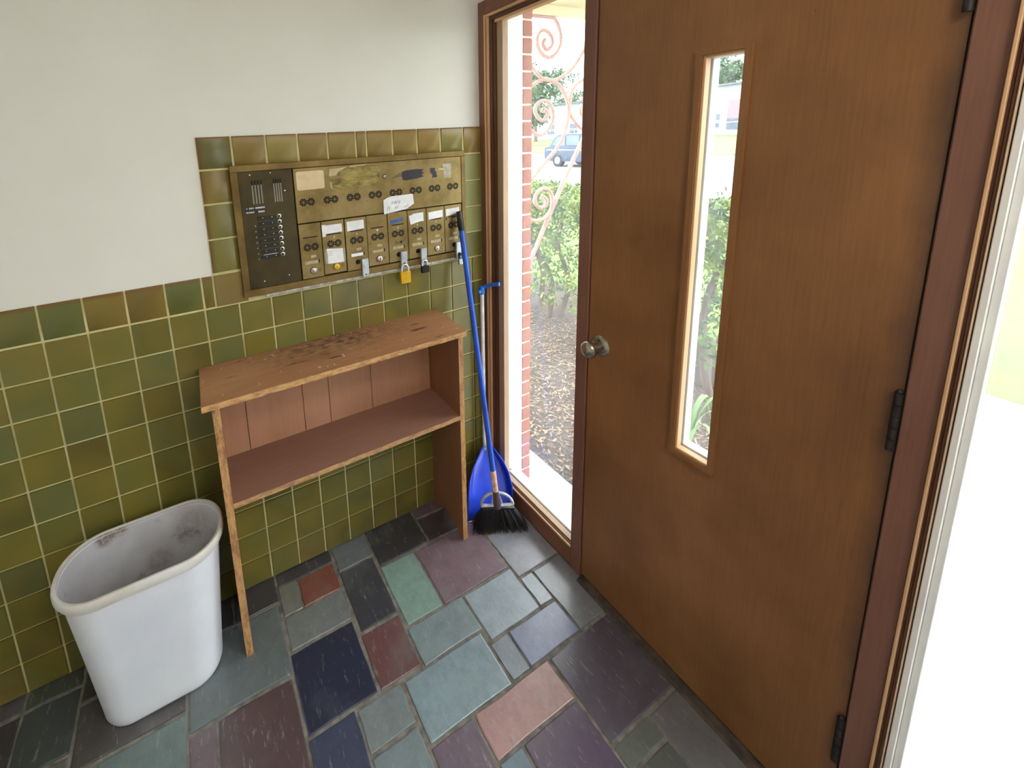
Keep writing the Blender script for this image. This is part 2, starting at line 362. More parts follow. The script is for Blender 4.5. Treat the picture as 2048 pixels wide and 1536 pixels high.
# left wall (the tiled wall)
mb = MB(); mb.box(XL, .0, 0, .16, -.03, ZC)
wall_left = struct('wall_left', 'tiled wall with olive wainscot and white plaster above', mb, M['plaster'])
mb = MB(); mb.box(XL, -.002, -.003, .001, 0, ZT-.004); mb.box(X(4.34), -.002, -.003, .001, ZT-.004, ZT+4*PZ-.004)
mb.build('grout', M['grout'], wall_left)
G = .0025
tile_cache = {}
def tile_mesh(w, h, top=False, left=False):
    key = (round(w, 4), round(h, 4), top, left)
    if key in tile_cache: return tile_cache[key]
    w2, h2 = w/2-G, h/2-G; TH = .0068; rb = .0016; rn = .0058
    xs = [(-w2, 0.0)] + ([(-w2+rn*(1-math.cos(a)), rn*math.sin(a)) for a in (.5, 1.0, 1.5708)] if left else [(-w2+rb, rb)]) + [(w2-rb, rb), (w2, 0.0)]
    zs = [(-h2, 0.0), (-h2+rb, rb)] + ([(h2-rn*(1-math.cos(a)), rn*math.sin(a)) for a in (1.5708, 1.0, .5)] if top else [(h2-rb, rb)]) + [(h2, 0.0)]
    mxx = max(q for _, q in xs); mxz = max(q for _, q in zs)
    vs = []; nz = len(zs)
    for (x, a) in xs:
        for (z, b) in zs:
            d = TH*1.0 - (max(rb, 0) - min(a, rb)) - (max(rb, 0) - min(b, rb))
            if left and a > 0: d = min(d, TH-rn+a) if a < rn else d
            if top and b > 0: d = min(d, TH-rn+b) if b < rn else d
            if a == 0 or b == 0: d = 0.001
            vs.append((x, -max(d, .001), z))
    fs = []
    for i in range(len(xs)-1):
        for j in range(nz-1): fs.append((i*nz+j, (i+1)*nz+j, (i+1)*nz+j+1, i*nz+j+1))
    me = bpy.data.meshes.new('tile'); me.from_pydata(vs, [], fs); me.materials.append(M['tile'+('_' if top or left else '')+('t' if top else '')+('l' if left else '')])
    if top or left: me.polygons.foreach_set('use_smooth', [True]*len(me.polygons)); me.set_sharp_from_angle(angle=math.radians(50))
    me.update(); tile_cache[key] = me; return me
PAL = [((110,102,42),7), ((106,102,48),7), ((112,104,44),6), ((102,96,42),4), ((110,96,46),1), ((106,106,58),4), ((118,108,48),2), ((102,92,42),2)]
PALX = [c for c, n in PAL for _ in range(n)]
def tile(c0, c1, r0, r1, top=False, left=False, col=None):
    # columns and rows in tile units; row 0 starts at the wainscot top and counts downward
    o = link('tile', tile_mesh((c1-c0)*PX, (r1-r0)*PZ, top, left), wall_left)
    o.location = ((X(c0)+X(c1))/2, -.001, ZT-(r0+r1)/2*PZ)
    c = random.choice(PALX) if col is None else col
    k = random.uniform(.92, 1.06); o.color = lin(tuple(x*k for x in c))
CE = 14.585
for r in range(11):
    cols = list(range(-8, 15))
    for c in cols:
        a, b = c, min(c+1, CE)
        if r == 0:
            if c < 4: tile(a, b, 0, 1, top=True, col=random.choice([(122,100,48),(112,110,56),(128,104,50),(108,112,58)]))
            elif c == 4: tile(4, 4.33, 0, 1, top=True, col=(122,108,56)); tile(4.33, 5.32, 0, 1, col=(130,108,62))
            elif c >= 14: tile(13.72, CE, 0, 1)
            continue
        if b-a > .1: tile(a, b, r, r+1)
top_j = [4.33, 5.32, 6.32, 7.32, 8.31, 9.31, 9.70, 10.70, 11.70, 12.70, 13.72, CE]
for i in range(len(top_j)-1):
    tile(top_j[i], top_j[i+1], -4, -3.06 if i == 0 else -3, top=True, left=(i == 0), col=(102,94,48) if i == 0 else random.choice([(142,116,62),(146,124,66),(138,118,62),(150,134,74)]))
rows_l = [-3.06, -2.08, -1.05, -.03]
for i in range(3): tile(4.33, 5.32, rows_l[i], rows_l[i+1], left=True, col=[(132,110,52),(118,110,56),(120,116,58)][i])
for r in (-3, -2, -1): tile(13.72, CE, r, r+1, col=(136,136,84))

# floor: mortar bed with slate flagstones
mb = MB(); mb.box(XL, .005, YR, 0, -.05, -.0035)
floor = struct('floor', 'floor of multicoloured slate flagstones in grey mortar', mb, M['mortar'])
GR, PU, NV, RD, GN, PK, DK, BR, LB = (110,118,124), (106,86,98), (44,48,72), (130,70,58), (136,164,156), (178,140,140), (62,60,68), (86,68,70), (152,166,178)
def stone(x0, x1, y0, y1, c):
    g = .0042; x0 += g; x1 -= g; y0 -= g; y1 += g
    rj = lambda: random.uniform(-.0018, .0018)
    pts = []
    n = 3
    cor = [(x0,y1),(x1,y1),(x1,y0),(x0,y0)]
    for k in range(4):
        a, b = cor[k], cor[(k+1) % 4]
        for i in range(n): pts.append((a[0]+(b[0]-a[0])*i/n+rj(), a[1]+(b[1]-a[1])*i/n+rj()))
    cx, cy = (x0+x1)/2, (y0+y1)/2; h = random.uniform(-.0008, .0008)
    vs = [(px, py, -.006) for px, py in pts]+[(px, py, -.0014+h) for px, py in pts]+[(px+(cx-px)*.03, py+(cy-py)*.03, h) for px, py in pts]
    q = len(pts); fs = []
    for L in (0, 1):
        for i in range(q): fs.append((L*q+i, L*q+(i+1) % q, (L+1)*q+(i+1) % q, (L+1)*q+i))
    fs.append(tuple(range(2*q, 3*q)))
    me = bpy.data.meshes.new('flagstone'); me.from_pydata([(a-cx, b-cy, z) for a, b, z in vs], [], fs); me.materials.append(M['slate']); me.update()
    o = link('flagstone', me, floor); o.location = (cx, cy, 0); k = random.uniform(.95, 1.05); o.color = lin(tuple(x*k for x in c)); return o
ST = [(-1.012,-.795,0,-.057,DK),(-1.165,-1.012,0,-.115,DK),(-1.316,-1.165,0,-.115,DK),(-1.012,-.94,-.057,-.176,(120,122,116)),(-.94,-.798,-.06,-.176,RD),
 (-.79,-.642,0,-.115,GR),(-.642,-.42,0,-.17,DK),(-.42,-.208,0,-.057,PU),(-.42,-.208,-.057,-.177,(78,66,72)),(-.208,0,0,-.172,PU),(-1.013,-.798,-.177,-.293,(118,122,124)),
 (-.79,-.65,-.116,-.351,(66,66,76)),(-.645,-.497,-.172,-.408,GN),(-.797,-.652,-.353,-.525,(112,76,78)),(-.497,-.208,-.178,-.412,(124,104,114)),(-.205,-.06,-.172,-.262,(168,112,98)),
 (-.06,0,-.172,-.262,GR),(-.206,0,-.264,-.462,(138,140,150)),(-.206,-.145,-.464,-.578,LB),(-.145,0,-.464,-.694,(120,124,132)),(-.423,-.206,-.414,-.578,LB),(-.36,-.145,-.58,-.694,(114,124,154)),
 (-.434,-.36,-.58,-.694,(128,138,152)),(-.65,-.425,-.41,-.534,(136,152,158)),(-.724,-.437,-.536,-.697,(130,150,160)),(-1.318,-1.018,-.117,-.354,(100,110,112)),(-1.242,-1.022,-.356,-.62,BR),
 (-1.318,-1.242,-.356,-.62,(112,94,100)),(-1.02,-.8,-.295,-.522,NV),(-1.02,-.877,-.524,-.72,(62,70,94)),(-.877,-.732,-.53,-.638,(122,132,136)),(-.877,-.732,-.64,-.85,(124,138,146)),
 (-.73,-.587,-.699,-.86,(112,96,112)),(-.585,-.299,-.699,-.809,PK),(-.503,-.299,-.81,-.99,(92,78,100)),(-.587,-.504,-.81,-.99,(110,130,146)),(-.297,0,-.697,-.927,(84,78,92)),
 (-.297,-.153,-.929,-.983,(98,104,98)),(-.297,-.153,-.985,-1.2,(92,98,94)),(-.153,0,-.929,-1.2,(104,104,106)),(-2.1,-1.76,-.062,-.3,(60,56,60)),(-1.76,-1.611,-.062,-.236,(66,72,74)),
 (-1.76,-1.611,-.238,-.42,(104,98,94)),(-1.61,-1.318,0,-.121,(64,62,62)),(-1.61,-1.318,-.123,-.292,(84,78,78)),(-1.54,-1.318,-.294,-.55,(102,118,116)),(-1.61,-1.541,-.294,-.4,(150,80,66)),
 (-1.61,-1.541,-.402,-.55,DK),(-2.39,-1.76,0,-.06,(84,74,78)),(-1.76,-1.611,0,-.06,(70,76,72)),(-2.39,-2.1,-.062,-.3,GR)]
for s_ in ST: stone(*s_)
fill = [(-1.318,-1.02,-.622,-.99),(-1.02,-.877,-.722,-.99),(-.877,-.732,-.852,-.99),(-.73,-.588,-.862,-.99),(-1.54,-1.318,-.552,-.99),(-1.76,-1.541,-.552,-.99),(-2.1,-1.76,-.422,-.99),(-2.39,-2.1,-.302,-.99)]
for f_ in fill: stone(*f_, random.choice([GR, PU, NV, DK, GN, BR]))
yy = -.992
while yy > YR+.1:
    h_ = random.choice([.16, .2, .24]); xx = XL; y1_ = max(yy-h_, YR)
    while xx < -.31:
        w_ = random.choice([.15, .22, .29]); x1_ = xx+w_
        if x1_ > -.42: x1_ = -.299
        stone(xx, x1_, yy, y1_, random.choice([GR, PU, NV, DK, GN, BR, PK, LB])); xx = x1_
    if yy < -1.19 or y1_ < -1.2: stone(-.297, 0, min(yy, -1.202), y1_, random.choice([GR, PU, DK, LB]))
    yy = y1_-.001

# ceiling and the walls behind the camera
mb = MB(); mb.box(XL-.1, .1, YR-.1, .16, ZC, ZC+.1); struct('ceiling', 'plain white vestibule ceiling', mb, M['ceiling'])
mb = MB(); mb.box(XL-.1, XL, YR-.1, .16, -.05, ZC); struct('wall_back', 'plain plaster wall behind the camera', mb, M['plaster'])
mb = MB(); mb.box(XL, .1, YR-.1, YR, -.05, ZC); struct('wall_right', 'plain plaster wall to the right of the camera', mb, M['plaster'])
mb = MB(); mb.box(0, .1, YR, .16, 2.14, ZC); mb.box(0, .1, YR, -2.1, -.05, 2.14); mb.box(.005, .1, YR, .0, -.3, -.004)
struct('wall_front', 'plaster wall above the entrance door and sidelights', mb, M['plaster'])

# ------------------------------------------------------------------ entrance frame, sidelights, door
def vstrip(par, name, mat, y0, y1, xf, xb, z0=0.0, z1=2.06, b=.001):
    return bx(name, mat, par, xf, xb, y0, y1, z0, z1, b=b)
mb = MB(); mb.box(-.008, .09, -.002, -.042, 0, 2.14, b=.002)
tr1 = struct('trim_1', 'brown wooden casing between the tiled wall and the left sidelight', mb, M['frame'])
vstrip(tr1, 'bead', M['bead'], -.0425, -.0505, -.013, .02, z1=2.085); vstrip(tr1, 'groove', M['dark_gap'], -.0505, -.0555, 0, .02)
vstrip(tr1, 'bead', M['bead'], -.0555, -.0645, -.009, .02, z1=2.075); vstrip(tr1, 'moulding', M['mould'], -.0645, -.079, -.002, .03)
vstrip(tr1, 'moulding', M['mould'], -.079, -.092, .004, .03)
mb = MB(); mb.box(-.006, .09, -.5205, -.5645, 0, 2.14, b=.002)
tr2 = struct('trim_2', 'brown wooden mullion post between left sidelight and door', mb, M['frame'])
vstrip(tr2, 'stop', M['mould'], -.5645, -.5675, .03, .06, z1=2.07)
mb = MB(); mb.box(-.005, .09, -1.2575, -1.300, 0, 2.14, b=.002)
tr3 = struct('trim_3', 'brown wooden hinge jamb right of the door', mb, M['frame'])
vstrip(tr3, 'bead', M['bead'], -1.3000, -1.3045, -.012, .02, z1=2.14); vstrip(tr3, 'moulding', M['mould'], -1.3045, -1.3085, -.004, .02, z1=2.14)
vstrip(tr3, 'moulding', M['mould'], -1.3085, -1.3125, -.007, .02, z1=2.14); vstrip(tr3, 'bead', M['stop'], -1.3125, -1.3145, -.009, .02, z1=2.14)
vstrip(tr3, 'groove', M['dark_gap'], -1.3145, -1.3158, .004, .02, z1=2.14)
mb = MB(); mb.box(-.006, .09, -.042, -2.1, 2.085, 2.145, b=.002)
tr4 = struct('trim_4', 'brown wooden head casing above door and sidelights', mb, M['frame_h'])
bx('bead', M['bead'], tr4, -.011, .03, -.05, -.52, 2.075, 2.0845, b=.001); bx('moulding', M['mould'], tr4, -.002, .03, -.0645, -.52, 2.06, 2.0745, b=.001)
bx('bead', M['bead'], tr4, .002, .03, -.0925, -.52, 2.048, 2.0595, b=.001); bx('stop', M['dark_gap'], tr4, .02, .06, -.5645, -1.2575, 2.05, 2.085)
# left sidelight
win1 = struct('window_1', 'tall left sidelight of clear dusty glass in a wooden frame')
vstrip(win1, 'glazing_stop', M['stop'], -.0925, -.1265, .012, .04, z0=.08, z1=2.05); vstrip(win1, 'glazing_stop', M['mould'], -.5145, -.5205, .01, .05, z0=.08, z1=2.05)
bx('bottom_rail', M['frame_h'], win1, -.004, .07, -.0425, -.5205, 0, .082, b=.002)
bx('sill_bead', M['bead'], win1, -.008, .012, -.0645, -.5205, .0825, .0905, b=.001); bx('sill_bead', M['mould'], win1, -.001, .02, -.0645, -.5205, .0905, .095, b=.001)
bx('sill_stop', M['stop'], win1, .006, .03, -.0925, -.5205, .095, .1, b=.001); bx('sill_strip', M['white_paint'], win1, .041, .085, -.1265, -.5145, .0825, .098)
bx('pane', M['glass'], win1, .033, .037, -.1265, -.5145, .1, 2.048)
# right sidelight
win2 = struct('window_2', 'tall right sidelight with white painted stop beside the hinge jamb')
vstrip(win2, 'glazing_stop', M['white_in'], -1.316, -1.325, -.002, .02, z0=0, z1=2.085); vstrip(win2, 'glazing_stop', M['white_in'], -1.3252, -1.336, .006, .03, z0=.0, z1=2.085)
vstrip(win2, 'glazing_stop', M['white_paint'], -2.06, -2.1, -.002, .06, z0=.0, z1=2.085); bx('bottom_rail', M['white_paint'], win2, -.002, .06, -1.336, -2.06, 0, .05, b=.002)
bx('pane', M['glass'], win2, .033, .037, -1.336, -2.06, .05, 2.085)
# door
DY0, DY1, DZ0, DZ1 = -.5685, -1.2545, .014, 2.048
LY0, LY1, LZ0, LZ1 = -.864, -.9505, .744, 1.786       # opening for the glass
mb = MB(); mb.box(0, .044, DY0, LY0, DZ0, DZ1); mb.box(0, .044, LY1, DY1, DZ0, DZ1); mb.box(0, .044, LY0, LY1, DZ0, LZ0); mb.box(0, .044, LY0, LY1, LZ1, DZ1)
door = struct('door_1', 'brown veneered flush entrance door with a narrow glass lite', mb, M['door'])
tw = .0135
def mitred(pts, x0, x1, mat, name='lite_trim'):
    q = MB(); q.prism(pts, 'x', x0, x1); return q.build(name, mat, door)
oy0, oy1, oz0, oz1 = LY0+tw, LY1-tw, LZ0-tw, LZ1+tw
for pts in ([(oy0,oz0),(LY0,LZ0),(LY0,LZ1),(oy0,oz1)], [(LY1,LZ0),(oy1,oz0),(oy1,oz1),(LY1,LZ1)], [(oy0,oz1),(LY0,LZ1),(LY1,LZ1),(oy1,oz1)], [(oy0,oz0),(oy1,oz0),(LY1,LZ0),(LY0,LZ0)]):
    mitred(pts, -.009, 0, M['lite_trim'])
e = .0065
bx('glazing_bead', M['bead'], door, -.004, .016, LY0, LY0-e, LZ0, LZ1, b=.001); bx('glazing_bead', M['bead'], door, -.004, .016, LY1+.003, LY1, LZ0, LZ1, b=.001)
bx('glazing_bead', M['bead'], door, -.004, .016, LY0-e, LY1+.003, LZ0, LZ0+e, b=.001); bx('glazing_bead', M['bead'], door, -.004, .016, LY0-e, LY1+.003, LZ1-e, LZ1, b=.001)
bx('outer_stop', M['white_paint'], door, .022, .05, LY0, LY0-.009, LZ0, LZ1, b=.001); bx('outer_stop', M['white_paint'], door, .022, .05, LY0-.009, LY1, LZ0, LZ0+.009, b=.001)
bx('outer_stop', M['white_paint'], door, .022, .05, LY0-.009, LY1, LZ1-.006, LZ1, b=.001)
bx('lite_pane', M['glass'], door, .0175, .0205, LY0, LY1, LZ0, LZ1)
ky, kz = -.6115, .9405
mb = MB(); mb.lathe([(0, .009), (.012, .009), (.02, .0085), (.03, .005), (.034, 0)], (0, ky, kz), (-1, 0, 0), 32); rose = mb.build('knob_rosette', M['nickel'], door, smooth=50)
for dz in (.021, -.021):
    mb = MB(); mb.lathe([(0, .0095), (.0028, .0092), (.0032, .006)], (0, ky, kz+dz), (-1, 0, 0), 10); mb.build('screw', M['dark_gap'], rose)
mb = MB(); mb.lathe([(.011, .005), (.011, .028), (.014, .033), (.024, .04), (.0275, .049), (.0265, .058), (.02, .0655), (.008, .069), (0, .0695)], (0, ky, kz), (-1, 0, 0), 32)
mb.build('knob', M['nickel'], door, smooth=60)
for z0, z1 in ((1.006, 1.125), (.228, .348), (1.78, 1.9)):
    mb = MB(); q = (z1-z0)/5
    for i in range(5): mb.tube([(-.0055, -1.2505, z0+i*q+.0006), (-.0055, -1.2505, z0+(i+1)*q-.0006)], .0062, 12)
    mb.box(-.0012, .0005, -1.2505, -1.262, z0+.002, z1-.002); h = mb.build('hinge', M['hinge'], door, smooth=40)
    mb = MB(); mb.lathe([(.0035, -.002), (.005, .002), (.003, .006), (0, .007)], (-.0055, -1.2505, z1), (0, 0, 1), 10); mb.build('hinge_pin', M['hinge'], h, smooth=50)
bx('weather_strip', M['dark_gap'], door, .002, .03, -1.2545, -1.2575, .014, 2.048)
mb = MB(); mb.prism([(-.03, 0), (-.022, .006), (.0, .009), (.07, .012), (.07, 0)], 'y', 0, 1)
mb.v = [(x, DY0-.002+(DY1-DY0)*y, z) for x, y, z in mb.v]
tr5 = struct('trim_5', 'dark worn threshold strip under the entrance door', mb, M['threshold'])

# ------------------------------------------------------------------ intercom and mailbox panel
panel = thing('mailbox_panel', 'aged brass apartment mailbox panel with built-in intercom on the tiled wall', 'mailbox', loc=(-.55, -.006, 1.128))
def ploc(o):  # parts are modelled in world coordinates
    o.matrix_parent_inverse = Matrix.Translation((.55, .006, -1.128)); return o
class PB(MB):
    def put(s, name, mat, parent=panel, smooth=False):
        o = s.build(name, mat, parent, smooth); return ploc(o) if parent is panel else o
def pbox(name, mat, parent, *a, b=0.0):
    q = PB(); q.box(*a, b=b); return q.put(name, mat, parent)
FX0, FX1, FZ0, FZ1 = -1.0005, -.0985, 1.1285, 1.5695
q = PB(); q.box(FX0+.004, FX1-.004, -.006, -.0125, FZ0+.004, FZ1-.004); q.put('backing', M['hole'])
q = PB()
for a in ((FX0, FX1, FZ1-.0215, FZ1), (FX0, FX1, FZ0, FZ0+.024), (FX0, -.978, FZ0+.024, FZ1-.0215), (-.1175, FX1, FZ0+.024, FZ1-.0215)): q.box(a[0], a[1], -.006, -.0225, a[2], a[3], b=.0012)
q.put('surround', M['brass_frame'])
ip = pbox('intercom_plate', M['bronze'], panel, -.9775, -.8035, -.0125, -.0185, 1.153, 1.5475, b=.0008)
YF = -.0185
def disc(name, mat, par, x, z, y, r, h, n=16, smooth=40):
    q = PB(); q.lathe([(0, h), (r*.8, h), (r, h*.6), (r, 0)], (x, y, z), (0, -1, 0), n); return q.put(name, mat, par, smooth)
for x, z in ((-.94, 1.5365), (-.8745, 1.5385), (-.93, 1.174), (-.846, 1.181), (-.833, 1.476)): disc('screw', M['chrome'], ip, x, z, YF, .0026, .001, 10)
for xs in ((-.9365, -.927, -.9175, -.908), (-.867, -.8595, -.852, -.8445)):
    for x in xs:
        o = pbox('speaker_slot', M['hole'], ip, x-.0022, x+.0022, YF+.0005, YF-.0003, 1.4405, 1.5175); o.parent = ip
        pbox('slot_bar', M['slot'], ip, x-.0019, x+.0019, YF, YF-.0008, 1.4405, 1.503)
for i in range(8):
    z = 1.3905-i*.01905
    pbox('name_strip', M['black'], ip, -.9305, -.869, YF+.0005, YF-.0014, z-.0058, z+.0058, b=.0005)
    for x in (-.914, -.884): disc('screw', M['chrome'], ip, x, z+.001, YF-.0014, .0017, .0006, 8)
    disc('call_button', M['chrome'], ip, -.8596, z+.002, YF, .0072, .002, 18); disc('button_centre', M['black'], ip, -.8606, z+.0015, YF-.002, .0045, .0006, 14)
    if i: pbox('number_mark', M['steel'], ip, -.9415, -.9385, YF, YF-.0003, z-.006, z-.002)
pbox('button_label', M['steel'], ip, -.9235, -.878, YF-.0012, YF-.0018, 1.2645, 1.2668)
for z, segs in ((1.4275, ((-.962,-.959),(-.954,-.950),(-.949,-.944),(-.943,-.939),(-.934,-.903))), (1.4142, ((-.964,-.958),(-.957,-.938),(-.926,-.905)))):
    pbox('label_tape', M['black'], ip, -.9665, -.9015, YF+.0004, YF-.0004, z-.0055, z+.0055)
    for a, b_ in segs: pbox('worn_lettering', M['steel'], ip, a, b_, YF-.0002, YF-.0008, z-.0026, z+.0026)
# upper mail panel
UP = -.0205
up = pbox('upper_panel', M['brass'], panel, -.8, -.118, -.0125, UP, 1.3565, 1.5465, b=.0008)
def wedge_mesh():
    q = PB()
    for cx in (-.0137, .0137):
        for k in range(8):
            a = math.radians(k*45+22.5); d = math.radians(18.5)
            p_ = [(cx+.0032*math.cos(a-d*.7), .0032*math.sin(a-d*.7)), (cx+.0132*math.cos(a-d), .0132*math.sin(a-d)), (cx+.0141*math.cos(a), .0141*math.sin(a)), (cx+.0132*math.cos(a+d), .0132*math.sin(a+d)), (cx+.0032*math.cos(a+d*.7), .0032*math.sin(a+d*.7))]
            q.prism(p_, 'y', .0006, -.0003)
    me = bpy.data.meshes.new('grille'); me.from_pydata(q.v, [], q.f); me.materials.append(M['hole']); me.update(); return me
WM = wedge_mesh()
CX = [-.7607+.0858*k for k in range(8)]
for k in range(8): link('grille', WM, up, loc=(CX[k], UP, 1.4285))
def poly(name, mat, par, pts, y0, y1):
    q = PB(); q.prism(pts, 'y', y0, y1); return q.put(name, mat, par)
poly('sticker', M['beige'], up, rrect(-.7915, -.694, 1.471, 1.535, .007), UP, UP-.0008)
poly('label_residue', M['residue'], up, [(-.676,1.532),(-.6,1.541),(-.5,1.539),(-.478,1.525),(-.483,1.49),(-.5,1.468),(-.56,1.462),(-.62,1.458),(-.668,1.462),(-.672,1.5)], UP, UP-.0004)
poly('torn_label', M['torn_paper'], up, [(-.676,1.512),(-.672,1.536),(-.63,1.538),(-.605,1.541),(-.64,1.525),(-.65,1.512)], UP, UP-.0008)
poly('torn_label', M['torn_paper'], up, [(-.674,1.49),(-.669,1.492),(-.667,1.466),(-.672,1.468)], UP, UP-.0007)
poly('torn_label', M['torn_paper'], up, [(-.6,1.5415),(-.53,1.5435),(-.53,1.541),(-.59,1.538)], UP, UP-.0007)
poly('marker_scribble', M['ink'], up, [(-.388,1.504),(-.37,1.509),(-.325,1.511),(-.305,1.509),(-.292,1.506),(-.303,1.499),(-.291,1.494),(-.303,1.487),(-.292,1.48),(-.325,1.474),(-.372,1.470),(-.386,1.473),(-.39,1.49)], UP, UP-.0004)
for i in range(4): poly('marker_scribble', M['ink'], up, [(-.43+.008*i,1.484+.004*i),(-.39,1.488+.004*i),(-.39,1.4895+.004*i),(-.43+.008*i,1.4855+.004*i)], UP, UP-.0004)
poly('marker_scribble', M['ink'], up, [(-.264,1.510),(-.24,1.509),(-.242,1.498),(-.234,1.492),(-.236,1.483),(-.231,1.478),(-.235,1.470),(-.244,1.473),(-.256,1.470),(-.254,1.484),(-.264,1.492)], UP, UP-.0004)
poly('tape_scrap', M['tape'], up, [(-.205,1.522),(-.165,1.521),(-.168,1.464),(-.2,1.465)], UP, UP-.0003)
poly('paint_fleck', M['torn_paper'], up, [(-.225,1.505),(-.2,1.504),(-.2,1.499),(-.225,1.5)], UP, UP-.0006)
lk = disc('panel_lock', M['mould'], up, -.4623, 1.4935, UP, .0088, .0015, 18); disc('lock_core', M['chrome'], up, -.4623, 1.4935, UP-.0015, .005, .0015, 14)
pbox('keyhole', M['hole'], up, -.4613, -.4593, UP-.003, UP-.0034, 1.4905, 1.4965)
nt_ = poly('paper_note', M['paper'], up, [(-.4725,1.404),(-.455,1.412),(-.4383,1.4155),(-.3468,1.4165),(-.3425,1.378),(-.3753,1.361),(-.41,1.357),(-.4729,1.3505)], UP-.001, UP-.0018)
def stroke(par, pts, y, mat=None, r=.0007):
    q = PB(); q.tube([(x, y, z) for x, z in pts], r, 5); return q.put('handwriting', mat or M['pen'], par)
yn = UP-.0019
stroke(up, [(-.4585,1.362),(-.4565,1.3785),(-.4495,1.3625),(-.4475,1.3795)], yn, M['pen'], .0009)
for x0_ in (-.44, -.43, -.422, -.41): stroke(up, [(x0_,1.384),(x0_+.002,1.396),(x0_+.005,1.386),(x0_+.007,1.397)], yn)
for x0_ in (-.425, -.418): stroke(up, [(x0_,1.365),(x0_+.001,1.375),(x0_+.004,1.370)], yn)
stroke(up, [(-.388,1.366),(-.38,1.374),(-.378,1.367),(-.37,1.377),(-.368,1.371)], yn, M['pen'], .0009)
# mailbox doors
BD = [-.8005, -.7198, -.6330, -.5467, -.4600, -.3740, -.2885, -.2036, -.1185]
def text_mesh(s, size, mat):
    cu = bpy.data.curves.new('digit', 'FONT'); cu.body = s; cu.size = size; cu.align_x = 'CENTER'; cu.align_y = 'CENTER'; cu.extrude = .0003
    o = bpy.data.objects.new('tmp', cu); COL.objects.link(o); bpy.context.view_layer.update()
    me = bpy.data.meshes.new_from_object(o.evaluated_get(bpy.context.evaluated_depsgraph_get())); bpy.data.objects.remove(o)
    me.materials.clear(); me.materials.append(mat); return me
HASP = {2: (.011, .037), 4: (.0035, .03), 5: (.0075, .033), 7: (.004, .028)}
for k in range(8):
    yo = [-.0200, -.0198, -.0222, -.0196, -.0202, -.0206, -.0201, -.0198][k]
    d = pbox('mailbox_door', M['brass'], panel, BD[k]+.0012, BD[k+1]-.0012, -.0125, yo, 1.157 if k not in (0, 2) else 1.1545, 1.3525, b=.001)
    x = CX[k]
    link('grille', WM, d, loc=(x, yo, 1.268))
    pbox('card_slot', M['hole'], d, x-.026, x+.026, yo+.0004, yo-.0003, 1.3015, 1.3052)
    if k not in (4,): pbox('number_tag', M['name_card'], d, x-.004, x+.0155, yo, yo-.0007, 1.2285, 1.238, b=.0002)
    else:
        for a, b_, h_ in ((-.012, -.009, .012), (-.003, .001, .006), (.006, .017, .01)): pbox('tag_remains', M['ink'], d, x+a, x+b_, yo, yo-.0006, 1.228, 1.228+h_)
    if k != 1:
        pbox('name_window', M['hole'], d, x-.024, x+.0265, yo+.0004, yo-.0004, 1.2065, 1.219, b=.0001)
        pbox('name_card', M['paper'] if k == 2 else M['name_card'], d, x-.0255, x+.0215, yo-.0003, yo-.0009, 1.2068, 1.2186)
    if k in (1, 2, 4, 5, 6, 7):
        o = link('digit', text_mesh(str(k+1), .0105, M['paper']), d, loc=(x+.001, yo-.0004, 1.2915)); o.rotation_euler = (math.pi/2, 0, 0)
    if k == 3: disc('white_dot', M['paper'], d, x, 1.2935, yo, .0034, .0005, 12)
    if k in HASP:
        disc('lock_hole', M['hole'], d, x-.0015, 1.184, yo+.0003, .0095, .0006, 16)
        a, b_ = HASP[k]; q = PB(); q.box(x+a, x+b_, yo, yo-.0115, 1.124 if k != 7 else 1.128, 1.195, b=.0012); hs = q.put('hasp', M['steel'], d)
        if k == 2: disc('hasp_hole', M['hole'], d, x+(a+b_)/2, 1.134, yo-.0113, .003, .0005, 10)
        else: pbox('hasp_slot', M['hole'], d, x+(a+b_)/2-.005, x+(a+b_)/2+.004, yo-.0113, yo-.0118, 1.136, 1.15)
    else:
        ring = disc('lock_rim', M['mould'], d, x+(.002 if k != 3 else 0), 1.181, yo, .0128, .0012, 20)
        disc('lock_cylinder', M['padlock_brass'] if k == 1 else M['chrome'], d, x+.002, 1.181, yo-.0012, .0112, .004, 20); pbox('keyhole', M['hole'], d, x+.0012, x+.0028, yo-.0052, yo-.0055, 1.1765, 1.184)
        for dx, dz in ((.021, .001), (.026, .005), (.025, -.004)): disc('screw_hole', M['hole'], d, x+dx, 1.181+dz, yo+.0002, .0018, .0004, 8)
    if k == 1:
        poly('paper_label', M['paper'], d, [(-.7172,1.3405),(-.704,1.3405),(-.7035,1.338),(-.643,1.338),(-.6425,1.308),(-.7035,1.307),(-.7055,1.298),(-.7165,1.2975)], yo, yo-.0008)
        poly('tape', M['tape'], d, [(-.713,1.251),(-.638,1.245),(-.637,1.205),(-.643,1.192),(-.711,1.1965),(-.7135,1.225)], yo, yo-.0007)
        poly('paper_note', M['paper'], d, [(-.706,1.2525),(-.6455,1.2462),(-.644,1.1965),(-.672,1.1945),(-.7045,1.1965),(-.7035,1.225)], yo-.0007, yo-.0014)
        for i in range(3): stroke(d, [(-.7,1.242-.008*i),(-.696,1.245-.008*i),(-.69,1.24-.008*i),(-.684,1.243-.008*i)], yo-.0015, None, .0005)
    if k == 2: poly('paper_label', M['paper'], d, [(-.6245,1.341),(-.558,1.342),(-.5575,1.309),(-.6235,1.3055)], yo, yo-.0008)
    if k == 4: poly('blue_label', M['blue_label'], d, [(-.4475,1.3225),(-.394,1.3275),(-.3955,1.3165),(-.448,1.3075)], yo, yo-.0009)
    if k == 5: poly('paper_label', M['paper'], d, [(-.367,1.331),(-.352,1.334),(-.348,1.337),(-.3025,1.3385),(-.302,1.303),(-.318,1.303),(-.335,1.3005),(-.361,1.295),(-.364,1.31)], yo, yo-.0008)
